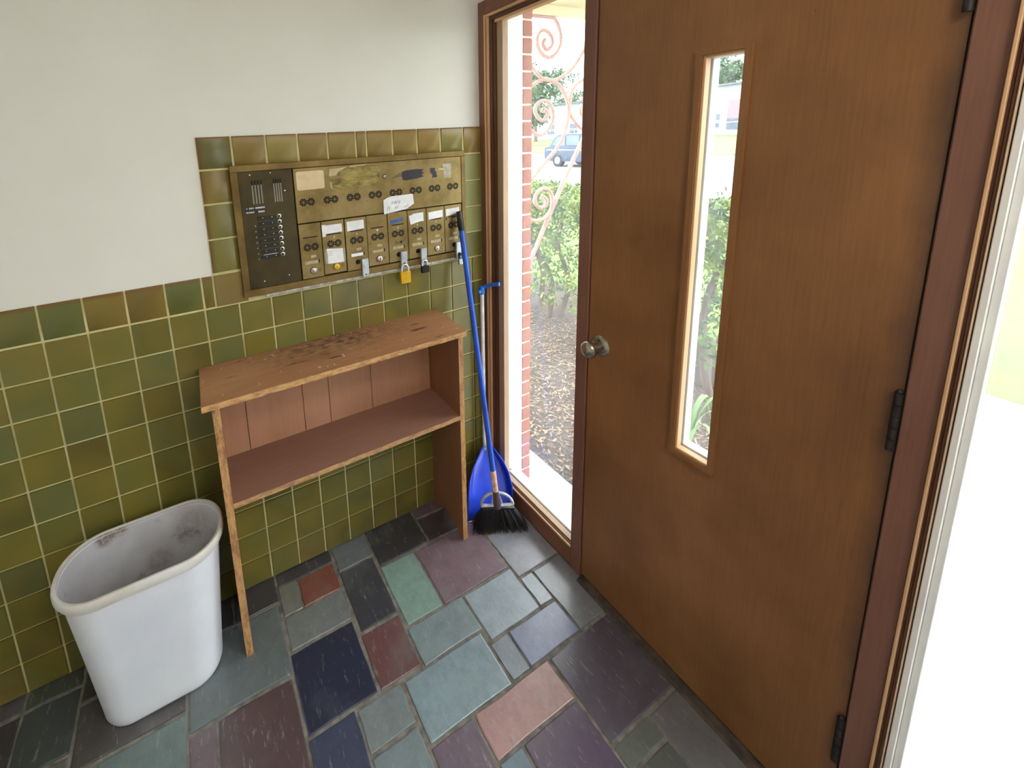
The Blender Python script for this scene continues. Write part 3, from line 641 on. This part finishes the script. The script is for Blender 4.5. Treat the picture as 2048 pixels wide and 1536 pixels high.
    if k == 6: poly('paper_label', M['paper'], d, [(-.2795,1.334),(-.2125,1.3375),(-.212,1.309),(-.2785,1.304)], yo, yo-.0008)
    if k == 7:
        poly('paper_label', M['paper'], d, [(-.196,1.3375),(-.132,1.3395),(-.1315,1.316),(-.1955,1.3085)], yo, yo-.0008)
        pbox('tape_end', M['ink'], d, -.198, -.192, yo, yo-.0006, 1.292, 1.304)
q = PB(); n = 26
for i in range(n):
    a = -.93+(.81/n)*i; h_ = random.uniform(.009, .0125); q.box(a, a+.81/n, -.006, -.0205+random.uniform(-.002, .002), 1.1285-h_, 1.1285, b=.002)
q.put('caulk_bead', M['caulk'])
# padlocks
def padlock(label, x, z, y, w, h, dep, body, sh, sr):
    t_ = thing('padlock', label, 'padlock', 'padlocks on the mailbox hasps', (x, y, z))
    q = MB(); q.box(-w/2, w/2, -dep/2, dep/2, 0, h, b=.002); q.build('body', body, t_, 40)
    pts = [(-w*.32, 0, h-.002), (-w*.32, 0, h+sr*.9)]+[(-w*.32*math.cos(a), 0, h+sr*.9+w*.32*math.sin(a)) for a in [math.pi*i/8 for i in range(1, 8)]]+[(w*.32, 0, h+sr*.9), (w*.32, 0, h-.002)]
    q = MB(); q.tube(pts, .0032, 8); q.build('shackle', sh, t_, 40)
    q = MB(); q.lathe([(0, -.0004), (.003, -.0004), (.003, .001)], (0, 0, 0), (0, 0, 1), 10); q.build('keyway', M['hole'], t_); return t_
padlock('yellow brass padlock hanging from the fifth mailbox hasp', -.4035, 1.069, -.037, .044, .049, .014, M['padlock_brass'], M['shackle'], .014)
padlock('small black padlock hanging from the sixth mailbox hasp', -.3135, 1.0955, -.037, .034, .029, .013, M['black_metal'], M['shackle'], .012)
padlock('small steel padlock half hidden behind the broom handle on the last mailbox', -.138, 1.099, -.036, .026, .026, .012, M['steel'], M['black_metal'], .012)

# ------------------------------------------------------------------ bookshelf
shelf = thing('bookshelf', 'low worn brown wooden bookshelf standing against the green tiles', 'bookshelf', loc=(-.71, -.12, 0))
IV = Matrix.Translation((.71, .12, 0))
def sp(mb, name, mat, smooth=False):
    o = mb.build(name, mat, shelf, smooth); o.matrix_parent_inverse = IV; return o
q = MB(); n = 40; pts = []
fr_ = [(-1.169+.901*i/n, -.2525+random.uniform(-.0012, .0012)) for i in range(n+1)]
pts = fr_+[(-.2665, -.2475), (-.2475, -.012), (-.255, -.0085), (-1.166, -.0085)]
q.prism(pts, 'z', .898, .9165); sp(q, 'top', M['shelf_top'])
side = [(-.236, 0), (-.215, 0), (-.2, .012), (-.17, .03), (-.125, .04), (-.09, .034), (-.06, .016), (-.045, 0), (-.009, 0), (-.009, .8975), (-.236, .8975)]
for x0_, x1_ in ((-1.1435, -1.1215), (-.2955, -.2745)):
    q = MB(); q.prism(side, 'x', x0_, x1_); sp(q, 'side_panel', M['shelf_side'])
q = MB(); n = 30
fr_ = [(-1.1212+.8255*i/n, -.2365+random.uniform(-.001, .001)) for i in range(n+1)]
q.prism(fr_+[(-.2957, -.0135), (-1.1212, -.0135)], 'z', .5495, .567); sp(q, 'shelf_board', M['shelf_board'])
for a, b_ in ((-1.1212, -1.04), (-1.04, -.84), (-.84, -.7405), (-.7405, -.566), (-.566, -.2957)):
    q = MB(); q.box(a+.0008, b_-.0008, -.0132, -.0088, .5495, .8975, b=.0015); sp(q, 'back_board', M['shelf_back'])

# ------------------------------------------------------------------ waste bin
BX, BY = -1.374, -.164
bin_ = thing('waste_bin', 'white plastic waste bin with stained inside standing left of the bookshelf', 'bin', loc=(BX, BY, 0))
def ring(a, b_, r, z, n=10):
    return [(x, y, z) for x, y in rrect(-a, a, -b_, b_, r, n)]
def loft(rings, mids, caps=(True, False)):
    q = MB(); n = len(rings[0]); vs = [p_ for r in rings for p_ in r]
    for i in range(len(rings)-1): q.add([], [], 0)
    q.v = vs; q.f = [(i*n+k, i*n+(k+1) % n, (i+1)*n+(k+1) % n, (i+1)*n+k) for i in range(len(rings)-1) for k in range(n)]
    q.m = [mids[i] for i in range(len(rings)-1) for k in range(n)]
    if caps[0]: q.f.append(tuple(range(n-1, -1, -1))); q.m.append(mids[0])
    if caps[1]: q.f.append(tuple(range((len(rings)-1)*n, len(rings)*n))); q.m.append(mids[-1])
    return q
outer = [ring(.150,.076,.07,.0), ring(.160,.086,.08,.004), ring(.164,.0895,.083,.014), ring(.166,.091,.085,.04), ring(.184,.1,.094,.25), ring(.203,.109,.103,.452)]
inner = [ring(.2065,.1115,.105,.4815), ring(.1985,.105,.099,.44), ring(.181,.0965,.091,.25), ring(.160,.0855,.08,.03), ring(.15,.076,.07,.012)]
q = loft(outer+[ring(.205,.1105,.104,.476)]+inner, [0]*6+[1]*6, (True, True)); q.build('body', [M['bin'], M['bin_in']], bin_, 60)
rim = [ring(.2075,.113,.106,.470), ring(.2045,.1105,.104,.4535), ring(.2145,.1195,.113,.4525), ring(.2185,.1225,.116,.462), ring(.2185,.1225,.116,.478), ring(.2155,.1195,.113,.4845), ring(.2095,.1145,.108,.485), ring(.2065,.1115,.105,.4822)]
q = loft(rim, [0]*7, (False, False)); q.build('rim', M['bin_rim'], bin_, 50)

# ------------------------------------------------------------------ dustpan in the corner
dp = thing('dustpan', 'blue upright dustpan with white pole standing in the corner behind the broom', 'dustpan', loc=(-.13, -.2, 0))
IV2 = Matrix.Translation((.13, .2, 0))
def dpp(mb, name, mat, smooth=False):
    o = mb.build(name, mat, dp, smooth); o.matrix_parent_inverse = IV2; return o
O_ = Vector((-.134, -.2, .004)); H_ = Vector((-.041, -.05, .205)); S_ = Vector((.19, -.05, 0)).normalized(); V_ = (H_-O_); V_ = V_; N_ = S_.cross(V_).normalized()
if N_.y > 0: N_ = -N_
prof = [(0, .098), (.15, .1), (.35, .097), (.55, .087), (.72, .068), (.86, .043), (.95, .026), (1.0, .018)]
def pan_pt(s, hw, k, lift=0.0): return O_+V_*s+S_*(hw*k)+N_*lift
q = MB(); nrow = len(prof); cols = 9
for s, hw in prof:
    for j in range(cols):
        k = -1+2*j/(cols-1); q.v.append(tuple(pan_pt(s, hw, k, .012*(abs(k)**3)*(1 if s > .05 else .2))))
for i in range(nrow-1):
    for j in range(cols-1): q.f.append((i*cols+j, i*cols+j+1, (i+1)*cols+j+1, (i+1)*cols+j)); q.m.append(0)
pan = dpp(q, 'pan', M['blue_pan'], 60); so = pan.modifiers.new('thickness', 'SOLIDIFY'); so.thickness = .003
q = MB(); edge = [(s, hw, -1) for s, hw in prof]+[(s, hw, 1) for s, hw in reversed(prof)]
hs_ = [.012+.03*min(1, s*3) for s, hw, k in edge]
for (s, hw, k), h_ in zip(edge, hs_):
    q.v.append(tuple(pan_pt(s, hw+.001, k, .004))); q.v.append(tuple(pan_pt(s, hw+.006, k, h_)))
for i in range(len(edge)-1): q.f.append((2*i, 2*i+1, 2*i+3, 2*i+2)); q.m.append(0)
sw = dpp(q, 'pan_wall', M['blue_pan'], 60); so = sw.modifiers.new('thickness', 'SOLIDIFY'); so.thickness = .003
q = MB(); q.box(-.098, .098, -.004, .004, 0, .0025, b=.0008)
me_pts = [tuple(O_+S_*x+Vector((.02, .06, 0)).normalized()*y+Vector((0, 0, z-.0035))) for x, y, z in q.v]; q.v = me_pts; dpp(q, 'lip', M['white_pole'])
q = MB(); q.tube([(-.043, -.052, .175), (-.043, -.0505, .4), (-.043, -.049, .965)], .0088, 14); dpp(q, 'pole', M['white_pole'], 50)
q = MB(); q.tube([(-.043, -.049, .952), (-.043, -.049, .985)], .0125, 14); q.box(-.064, -.05, -.057, -.042, .958, .972, b=.002); dpp(q, 'clip', M['blue_clip'], 40)
q = MB(); path = catmull([(-.04, -.05, .978), (-.028, -.075, .994), (-.022, -.1, 1.004), (-.016, -.132, 1.014)], 5)
for i in range(len(path)-1):
    a, b_ = path[i], path[i+1]; w0 = .0035
    q.add([(a.x-w0, a.y, a.z-.008), (a.x+w0, a.y, a.z-.008), (a.x+w0, a.y, a.z+.008), (a.x-w0, a.y, a.z+.008), (b_.x-w0, b_.y, b_.z-.008), (b_.x+w0, b_.y, b_.z-.008), (b_.x+w0, b_.y, b_.z+.008), (b_.x-w0, b_.y, b_.z+.008)],
          [(0,1,5,4),(1,2,6,5),(2,3,7,6),(3,0,4,7)]+([(3,2,1,0)] if i == 0 else [])+([(4,5,6,7)] if i == len(path)-2 else []))
dpp(q, 'clip_arm', M['blue_clip'])

# ------------------------------------------------------------------ broom
B0 = Vector((-.131, -.268, 0)); T0 = Vector((-.1445, -.0385, 1.325)); UV = (T0-B0).normalized(); WV = Vector((.195, -.0965, 0)).normalized(); NV_ = UV.cross(WV).normalized()
br = thing('broom', 'blue handled angle broom with black bristles leaning against the mailbox panel', 'broom', loc=tuple(B0))
IV3 = Matrix.Translation(-B0)
def brp(mb, name, mat, smooth=False, kind=None):
    o = mb.build(name, mat, br, smooth, kind); o.matrix_parent_inverse = IV3; return o
L_ = (T0-B0).length
at = lambda s, w_=0, n_=0: B0+UV*s+WV*w_+NV_*n_
q = MB(); q.tube([at(.245), at(.7), at(L_-.075)], .0112, 14); brp(q, 'handle', M['blue'], 50)
q = MB(); q.tube([at(L_-.08), at(L_-.078), at(L_-.004), at(L_)], [.0112, .0128, .0128, .0105], 14); brp(q, 'grip', M['black'], 50)
q = MB(); q.lathe([(.004, L_), (.006, L_+.001), (.0075, L_+.0005)], B0, UV, 12); brp(q, 'grip_ring', M['hinge'])
q = MB(); q.tube([at(.15), at(.155), at(.25), at(.253)], [.0118, .0122, .0122, .0112], 14); brp(q, 'ferrule_label', M['ferrule'], 50)
q = MB(); q.tube([at(.095), at(.13), at(.165)], [.017, .0155, .0135], 12); brp(q, 'socket', M['socket'], 50)
q = MB(); arc = [at(.105+.052*math.sin(math.pi*i/14), -.066*math.cos(math.pi*i/14)) for i in range(15)]; q.tube(arc, .0062, 10); q.tube([at(.103, -.068), at(.1, 0), at(.103, .068)], .0075, 10); q.tube([at(.112, -.02), at(.15, -.012)], .004, 8); q.tube([at(.112, .02), at(.15, .012)], .004, 8)
brp(q, 'head_frame', M['grey_plastic'], 50)
q = MB(); q.box(-.07, .07, -.013, .013, .088, .101, b=.004); q.v = [tuple(at(z, x, y)) for x, y, z in q.v]; brp(q, 'bristle_block', M['black'], 40)
q = MB(); rnd = random.Random(3)
for i in range(620):
    k = rnd.uniform(-1, 1); nn = rnd.uniform(-1, 1); r0 = at(.092, k*.066, nn*.009)
    sw_ = .118*k+rnd.uniform(-.006, .006); end = Vector((B0.x, B0.y, 0))+WV*sw_+Vector((NV_.x, NV_.y, 0)).normalized()*(nn*.028); end.z = .002+rnd.random()*.006*(1 if abs(k) < .9 else 2)
    mid = r0.lerp(end, .5)+WV*(.004*k)+NV_*rnd.uniform(-.003, .003); q.tube([r0, mid, end], [.0013, .0015, .0009], 3, cap=False)
brp(q, 'bristles', M['bristle'], kind='stuff')

# ------------------------------------------------------------------ unseen fill lamp added to brighten the room (behind and above the camera)
LX, LY = -.62, -2.08
lamp = thing('fill_lamp', 'added out-of-view fill lamp shaped as a round flush ceiling fitting', 'lamp', loc=(LX, LY, ZC))
q = MB(); q.lathe([(0, 0), (.19, 0), (.19, .025), (.17, .03)], (0, 0, 0), (0, 0, -1), 32); q.build('base', M['white_paint'], lamp, 40)
q = MB(); q.lathe([(.17, .025), (.168, .05), (.13, .085), (.06, .1), (0, .103)], (0, 0, 0), (0, 0, -1), 32); q.build('shade', M['lamp'], lamp, 60)
ld = bpy.data.lights.new('fill_light', 'AREA'); ld.shape = 'DISK'; ld.size = .36; ld.energy = FILL_W; ld.color = (1, .94, .86)
lo = bpy.data.objects.new('fill_light', ld); COL.objects.link(lo); lo.parent = lamp; lo.location = (0, 0, -.11)

# ------------------------------------------------------------------ outdoors
GZ = -.12
def ground(name, label, x0, x1, y0, y1, z, mat, th=.1):
    q = MB(); q.box(x0, x1, y0, y1, z-th, z); return struct(name, label, q, mat)
ground('mulch_bed', 'brown mulch bed under the hedge', .33, 2.6, -.45, 4.5, GZ, M['mulch'])
ground('porch_slab', 'pale concrete sill slab outside the sidelight', .1, .33, -2.4, .6, -.03, M['concrete'], .3)
ground('walkway', 'pale concrete walkway in front of the door', .331, 3.0, -2.6, -.451, -.05, M['concrete'])
ground('lawn_near', 'mown lawn between hedge and street', 2.601, 10, -14, 26, GZ-.005, M['grass']); ground('street', 'pale concrete street', 10, 26, -60, 90, GZ-.03, M['street'])
ground('lawn_far', 'mown lawn across the street', 26, 110, -70, 160, GZ, M['grass'])
# brick return and white frame outside the left sidelight
q = MB(); q.box(.0405, .138, -.075, -.1, -.03, 2.3, b=.002); o = struct('trim_6', 'white painted exterior jamb board beside the brick', q, M['white_paint'])
q = MB(); q.box(.139, .186, .35, -.096, -.03, 2.3); bw = struct('wall_brick', 'red brick wall return outside the left sidelight', q, M['brick_mortar'])
bme = MB(); bme.box(-.0238, .0242, -.05, .05, -.0285, .0285, b=.002); bm_ = bpy.data.meshes.new('brick'); bm_.from_pydata(bme.v, [], bme.f); bm_.materials.append(M['brick']); bm_.update()
for i in range(36): link('brick', bm_, bw, loc=(.1635, -.0505, .005+i*.0655))
# porch soffit
q = MB(); q.box(.1, 1.2, -1.1, .33, 2.3, 2.36); sof = struct('porch_ceiling', 'cream boarded porch soffit', q, M['soffit'])
for i in range(7):
    y1_ = .33-i*.2; q = MB(); q.box(.19, 1.18, y1_-.197, y1_-.003, 2.288, 2.3, b=.002); q.build('soffit_board', M['soffit'], sof)
q = MB(); q.box(.19, 1.2, .33, .372, 2.242, 2.33, b=.002); q.build('fascia', M['soffit'], sof)
# iron scroll trellis, standing in the plane y = .37
TR = {'scroll_a':[(0.716,2.123),(0.7,2.1),(0.726,2.07),(0.76,2.086),(0.771,2.119),(0.747,2.155),(0.701,2.168),(0.668,2.146),(0.657,2.106),(0.68,2.058),(0.732,2.03),(0.784,2.042),(0.825,2.093),(0.832,2.143),(0.81,2.203),(0.774,2.24)],
'bar':[(0.3,2.236),(0.774,2.238)],
'arc_a':[(0.5,2.09),(0.56,2.02),(0.628,1.959),(0.694,1.915),(0.781,1.908),(0.853,1.935),(0.925,1.983),(0.973,2.036),(1.022,2.098),(1.06,2.17),(1.08,2.24)],
'arc_b':[(0.55,1.84),(0.628,1.881),(0.694,1.911),(0.781,1.9),(0.843,1.858),(0.881,1.797),(0.895,1.74),(0.879,1.657),(0.85,1.582),(0.801,1.526),(0.73,1.464),(0.633,1.386),(.5,1.27)],
'scroll_b':[(0.702,1.734),(0.716,1.754),(0.743,1.734),(0.738,1.713),(0.703,1.69),(0.664,1.715),(0.648,1.752),(0.672,1.786),(0.719,1.798),(0.76,1.781),(0.785,1.73),(0.774,1.673),(0.727,1.623),(0.68,1.611),(0.631,1.631),(.58,1.68)],
'diag':[(1.2,1.82),(1.03,1.57),(0.986,1.507),(0.893,1.36),(0.808,1.214),(0.748,1.109),(0.718,1.058),(0.67,0.969),(0.631,0.9),(.56,.72),(.5,.4),(.48,-.11)],
'scroll_c':[(0.703,1.24),(0.715,1.261),(0.743,1.235),(0.737,1.204),(0.692,1.195),(0.652,1.236),(0.672,1.288),(0.726,1.306),(0.776,1.274),(0.789,1.216),(0.772,1.162),(0.717,1.127),(0.635,1.128),(.58,1.17)],
'arc_c':[(1.12,1.92),(1.016,1.916),(0.953,1.885),(0.911,1.836),(0.901,1.74),(0.934,1.691),(0.974,1.654),(1.02,1.637),(1.12,1.65)],
'scroll_d':[(1.04,1.74),(1.02,1.77),(1.0,1.75),(1.01,1.72),(1.05,1.70),(1.08,1.75),(1.05,1.80),(1.0,1.81)], 'post':[(1.2,2.24),(1.2,-.11)]}
tl_ = thing('iron_trellis', 'wrought iron scroll trellis supporting the porch roof left of the door', 'trellis', loc=(.75, .37, GZ)); IV5 = Matrix.Translation((-.75, -.37, -GZ))
for nm, pts in TR.items():
    q = MB(); P3 = [(x, .355 if nm.startswith('arc') else .365, z) for x, z in pts]
    q.tube(catmull(P3, 5), .0105 if nm not in ('diag', 'post') else .0125, 8); o = q.build('scroll' if nm.startswith(('scroll', 'arc')) else 'bar', M['iron'], tl_, 60); o.matrix_parent_inverse = IV5
# foliage
def leaves(n, fn, size, rnd, aspect=.45):
    v, f = [], []
    for i in range(n):
        c = fn(rnd); a = Vector((rnd.gauss(0,1), rnd.gauss(0,1), rnd.gauss(0,1)+.4)).normalized()
        b_ = a.cross(Vector((rnd.gauss(0,1), rnd.gauss(0,1), rnd.gauss(0,1)))).normalized(); s = size*rnd.uniform(.6, 1.3); o = len(v)
        v += [tuple(c-a*s), tuple(c+b_*s*aspect), tuple(c+a*s), tuple(c-b_*s*aspect)]; f.append((o, o+1, o+2, o+3))
    me = bpy.data.meshes.new('foliage'); me.from_pydata(v, [], f); me.update(); return me
def shrub(label, x, y, hx, hy, z0, z1, n, seed, size=.02):
    rnd = random.Random(seed); t_ = thing('hedge_shrub', label, 'shrub', 'yew hedge in front of the porch', (x, y, GZ))
    tips = [Vector((rnd.uniform(-hx, hx), rnd.uniform(-hy, hy), rnd.uniform(z0, z1)-GZ)) for _ in range(170)]
    def fn(r):
        c = r.choice(tips); k = r.random()
        if k < .35: return Vector((r.uniform(-hx, hx), r.uniform(-hy, hy), z1-GZ-.03*abs(r.gauss(0, 1.5))))
        return c+Vector((r.gauss(0, .035), r.gauss(0, .035), r.gauss(0, .04)))
    me = leaves(n, fn, size, rnd); me.materials.append(M['leaf_sun']); link('foliage', me, t_, 'stuff')
    for i in range(4):
        q = MB(); a = Vector((rnd.uniform(-.2, .2), rnd.uniform(-.25, .25), 0)); q.tube(catmull([a, a+Vector((rnd.uniform(-.08, .08), rnd.uniform(-.08, .08), .35)), a*1.2+Vector((rnd.uniform(-.1, .1), rnd.uniform(-.1, .1), .75)), a*1.25+Vector((0, 0, 1.0))], 4), [.03-.0016*j for j in range(13)], 7)
        q.build('stem', M['bark'], t_, 60)
LB_ = ['second clipped yew shrub from the door, seen through the sidelight', 'clipped yew shrub seen through the door lite', 'third clipped yew shrub along the hedge beyond the brick', 'clipped yew shrub at the far left end of the hedge']
for i, (y_, s_) in enumerate(((.62, 11), (-.16, 12), (1.4, 13), (2.18, 14))):
    shrub(LB_[i], 1.74, y_, .48, .33, .3, 1.13, 7600, s_)
rnd = random.Random(5); q = MB()
for i in range(7000):
    x = rnd.uniform(.34, 2.0); y = rnd.uniform(-.44, 1.6); a = rnd.uniform(0, 6.28); l = rnd.uniform(.008, .025); dx, dy = math.cos(a)*l, math.sin(a)*l; z = GZ+rnd.uniform(.001, .012); z2 = z+rnd.uniform(-.004, .012)
    q.add([(x-dx, y-dy, z), (x+dy*.3, y-dx*.3, z+.003), (x+dx, y+dy, z2), (x-dy*.3, y+dx*.3, z+.002)], [(0,1,2,3)])
tag(q.build('bark_mulch', M['chips'], None, False, 'stuff', fix=False), 'loose bark chips and dry grass lying on the mulch bed', 'mulch')
dl = thing('daylily', 'green daylily with arching strap leaves below the door lite view', 'plant', loc=(.98, -.36, GZ))
for i in range(13):
    a = 6.28*i/13+rnd.uniform(-.2, .2); h_ = rnd.uniform(.3, .46); r_ = rnd.uniform(.15, .3); w0 = .011
    pa = catmull([(0, 0, 0), (math.cos(a)*r_*.25, math.sin(a)*r_*.25, h_*.75), (math.cos(a)*r_*.65, math.sin(a)*r_*.65, h_), (math.cos(a)*r_, math.sin(a)*r_, h_*.6)], 4); q = MB(); sd = Vector((-math.sin(a), math.cos(a), 0))
    for j, p_ in enumerate(pa):
        ww = w0*(1-(j/(len(pa)-1))**3)+.001; q.v += [tuple(p_-sd*ww), tuple(p_+Vector((0, 0, -.004))), tuple(p_+sd*ww)]
    for j in range(len(pa)-1): q.f += [(3*j, 3*j+1, 3*j+4, 3*j+3), (3*j+1, 3*j+2, 3*j+5, 3*j+4)]; q.m += [0, 0]
    q.build('leaf', M['blade'], dl, 60, fix=False)
# building across the street
bd = thing('building', 'pale blue flat roofed building across the street', 'building', loc=(74, 52, GZ)); IV6 = Matrix.Translation((-74, -52, -GZ))
def bdp(name, mat, *a, par=None):
    q = MB(); q.box(*a); o = q.build(name, mat, par or bd)
    if par is None: o.matrix_parent_inverse = IV6
    return o
bdp('wall', M['siding'], 70, 78, 22, 82, GZ, 6.9); bdp('roof', M['roof'], 69.6, 78.4, 21.6, 82.4, 6.9, 7.15)
for y_, z0, z1, w_ in ((36.3, .9, 3.0, 1.9), (44, .9, 3.0, 1.9), (50, .9, 3.0, 1.9), (56, .9, 3.0, 1.9), (62, .9, 3.0, 1.9), (68, .9, 3.0, 1.9), (26, .9, 3.0, 1.9)):
    f_ = bdp('window', M['house_trim'], 69.9, 70, y_-w_/2-.15, y_+w_/2+.15, z0-.15, z1+.15)
    for k in (0, 1): bdp('window_pane', M['house_glass'], 69.85, 69.9, y_-w_/2, y_+w_/2, z0+(z1-z0)*.5*k+.06, z0+(z1-z0)*.5*(k+1)-.06, par=f_)
f_ = bdp('loading_door', M['house_trim'], 69.9, 70, 31.0, 34.6, GZ, 5.0); bdp('door_panel', M['garage'], 69.85, 69.9, 31.2, 34.4, 2.2, 4.8, par=f_); bdp('door_panel', M['house_glass'], 69.85, 69.9, 31.2, 34.4, .6, 2.2, par=f_)
fc = thing('chain_fence', 'galvanised fence rail and posts on the lawn across the street', 'fence', loc=(60, 50, GZ)); IV7 = Matrix.Translation((-60, -50, -GZ))
q = MB(); q.tube([(60, 18, 1.65), (60, 80, 1.65)], .07, 6); o = q.build('rail', M['fence'], fc); o.matrix_parent_inverse = IV7
for i in range(10):
    q = MB(); y_ = 20+i*6.6; q.tube([(60, y_, GZ), (60, y_, 1.65)], .05, 6); o = q.build('post', M['fence'], fc); o.matrix_parent_inverse = IV7
# trees
def tree(label, x, y, h, r, n, seed, cz=.62, size=.35):
    rnd = random.Random(seed); t_ = thing('tree', label, 'tree', 'trees across the street', (x, y, GZ))
    cl = [Vector((rnd.gauss(0, .45)*r, rnd.gauss(0, .45)*r, h*cz+rnd.gauss(0, .42)*h*(1-cz))) for _ in range(26)]
    def fn(rr):
        c = rr.choice(cl); return c+Vector((rr.gauss(0, .18)*r, rr.gauss(0, .18)*r, rr.gauss(0, .14)*r))
    me = leaves(n, fn, size, rnd, .6); me.materials.append(M['leaf_tree']); link('crown', me, t_, 'stuff')
    q = MB(); q.tube([(0, 0, 0), (rnd.uniform(-.2, .2), 0, h*.35), (0, 0, h*.75)], [.3, .24, .1], 8); q.build('trunk', M['bark'], t_, 60)
tree('tall tree rising behind the building at the left of the sidelight view', 56, 58, 13.5, 4.2, 4200, 21, .7)
tree('rounder tree behind the building beside the mullion', 96, 88, 13.5, 5.5, 4200, 22)
tree('broad tree behind the building seen through the door lite', 100, 54, 17.5, 6, 5200, 23, .7, .5)
tree('tree behind the building at the right of the door lite', 100, 36, 16.5, 6, 4600, 24, .7, .5)
tree('low dark tree in front of the building beside the brick', 40, 42.6, 5.9, 2.4, 3600, 25, .68, .24)
# car
car = thing('parked_car', 'dark blue car parked on the street seen through the sidelight', 'car', loc=(16.6, 13.2, GZ-.03))
W2 = .86
def car_prof(pts, x0, x1, name, mat):
    q = MB(); q.prism(pts, 'x', x0, x1); return q.build(name, mat, car, 30)
car_prof([(2.2,.35),(2.25,.6),(2.22,.95),(1.9,1.02),(-.75,1.0),(-2.05,.86),(-2.25,.7),(-2.25,.38),(-1.9,.28),(1.9,.28)], -W2, W2, 'body', M['car'])
car_prof([(2.0,1.0),(1.55,1.52),(1.2,1.62),(-.1,1.6),(-.45,1.5),(-1.0,1.0)], -W2+.08, W2-.08, 'cabin', M['car'])
for pts in ([(1.75,1.06),(1.45,1.48),(.95,1.53),(.95,1.06)], [(.85,1.06),(.85,1.53),(.1,1.53),(.1,1.06)], [(0,1.06),(0,1.52),(-.35,1.45),(-.8,1.06)]):
    car_prof(pts, -W2+.06, -W2+.09, 'side_window', M['car_glass'])
for y_ in (1.35, -1.4):
    for x_ in (-W2+.09, W2-.09):
        q = MB(); q.lathe([(0, -.11), (.2, -.11), (.31, -.1), (.32, .1), (.2, .11), (0, .11)], (x_, y_, .32), (1, 0, 0), 20); wh = q.build('wheel', M['tyre'], car, 40)
        q = MB(); q.lathe([(0, -.125), (.17, -.12), (.19, -.1)], (x_, y_, .32), (1, 0, 0), 16); q.build('hub_cap', M['steel'], wh, 40)
bx('trim_strip', M['steel'], car, -W2-.01, -W2, -2.1, 2.1, .82, .86); bx('tail_light', M['brick'], car, -W2+.02, -W2+.3, 2.2, 2.26, .68, .9)
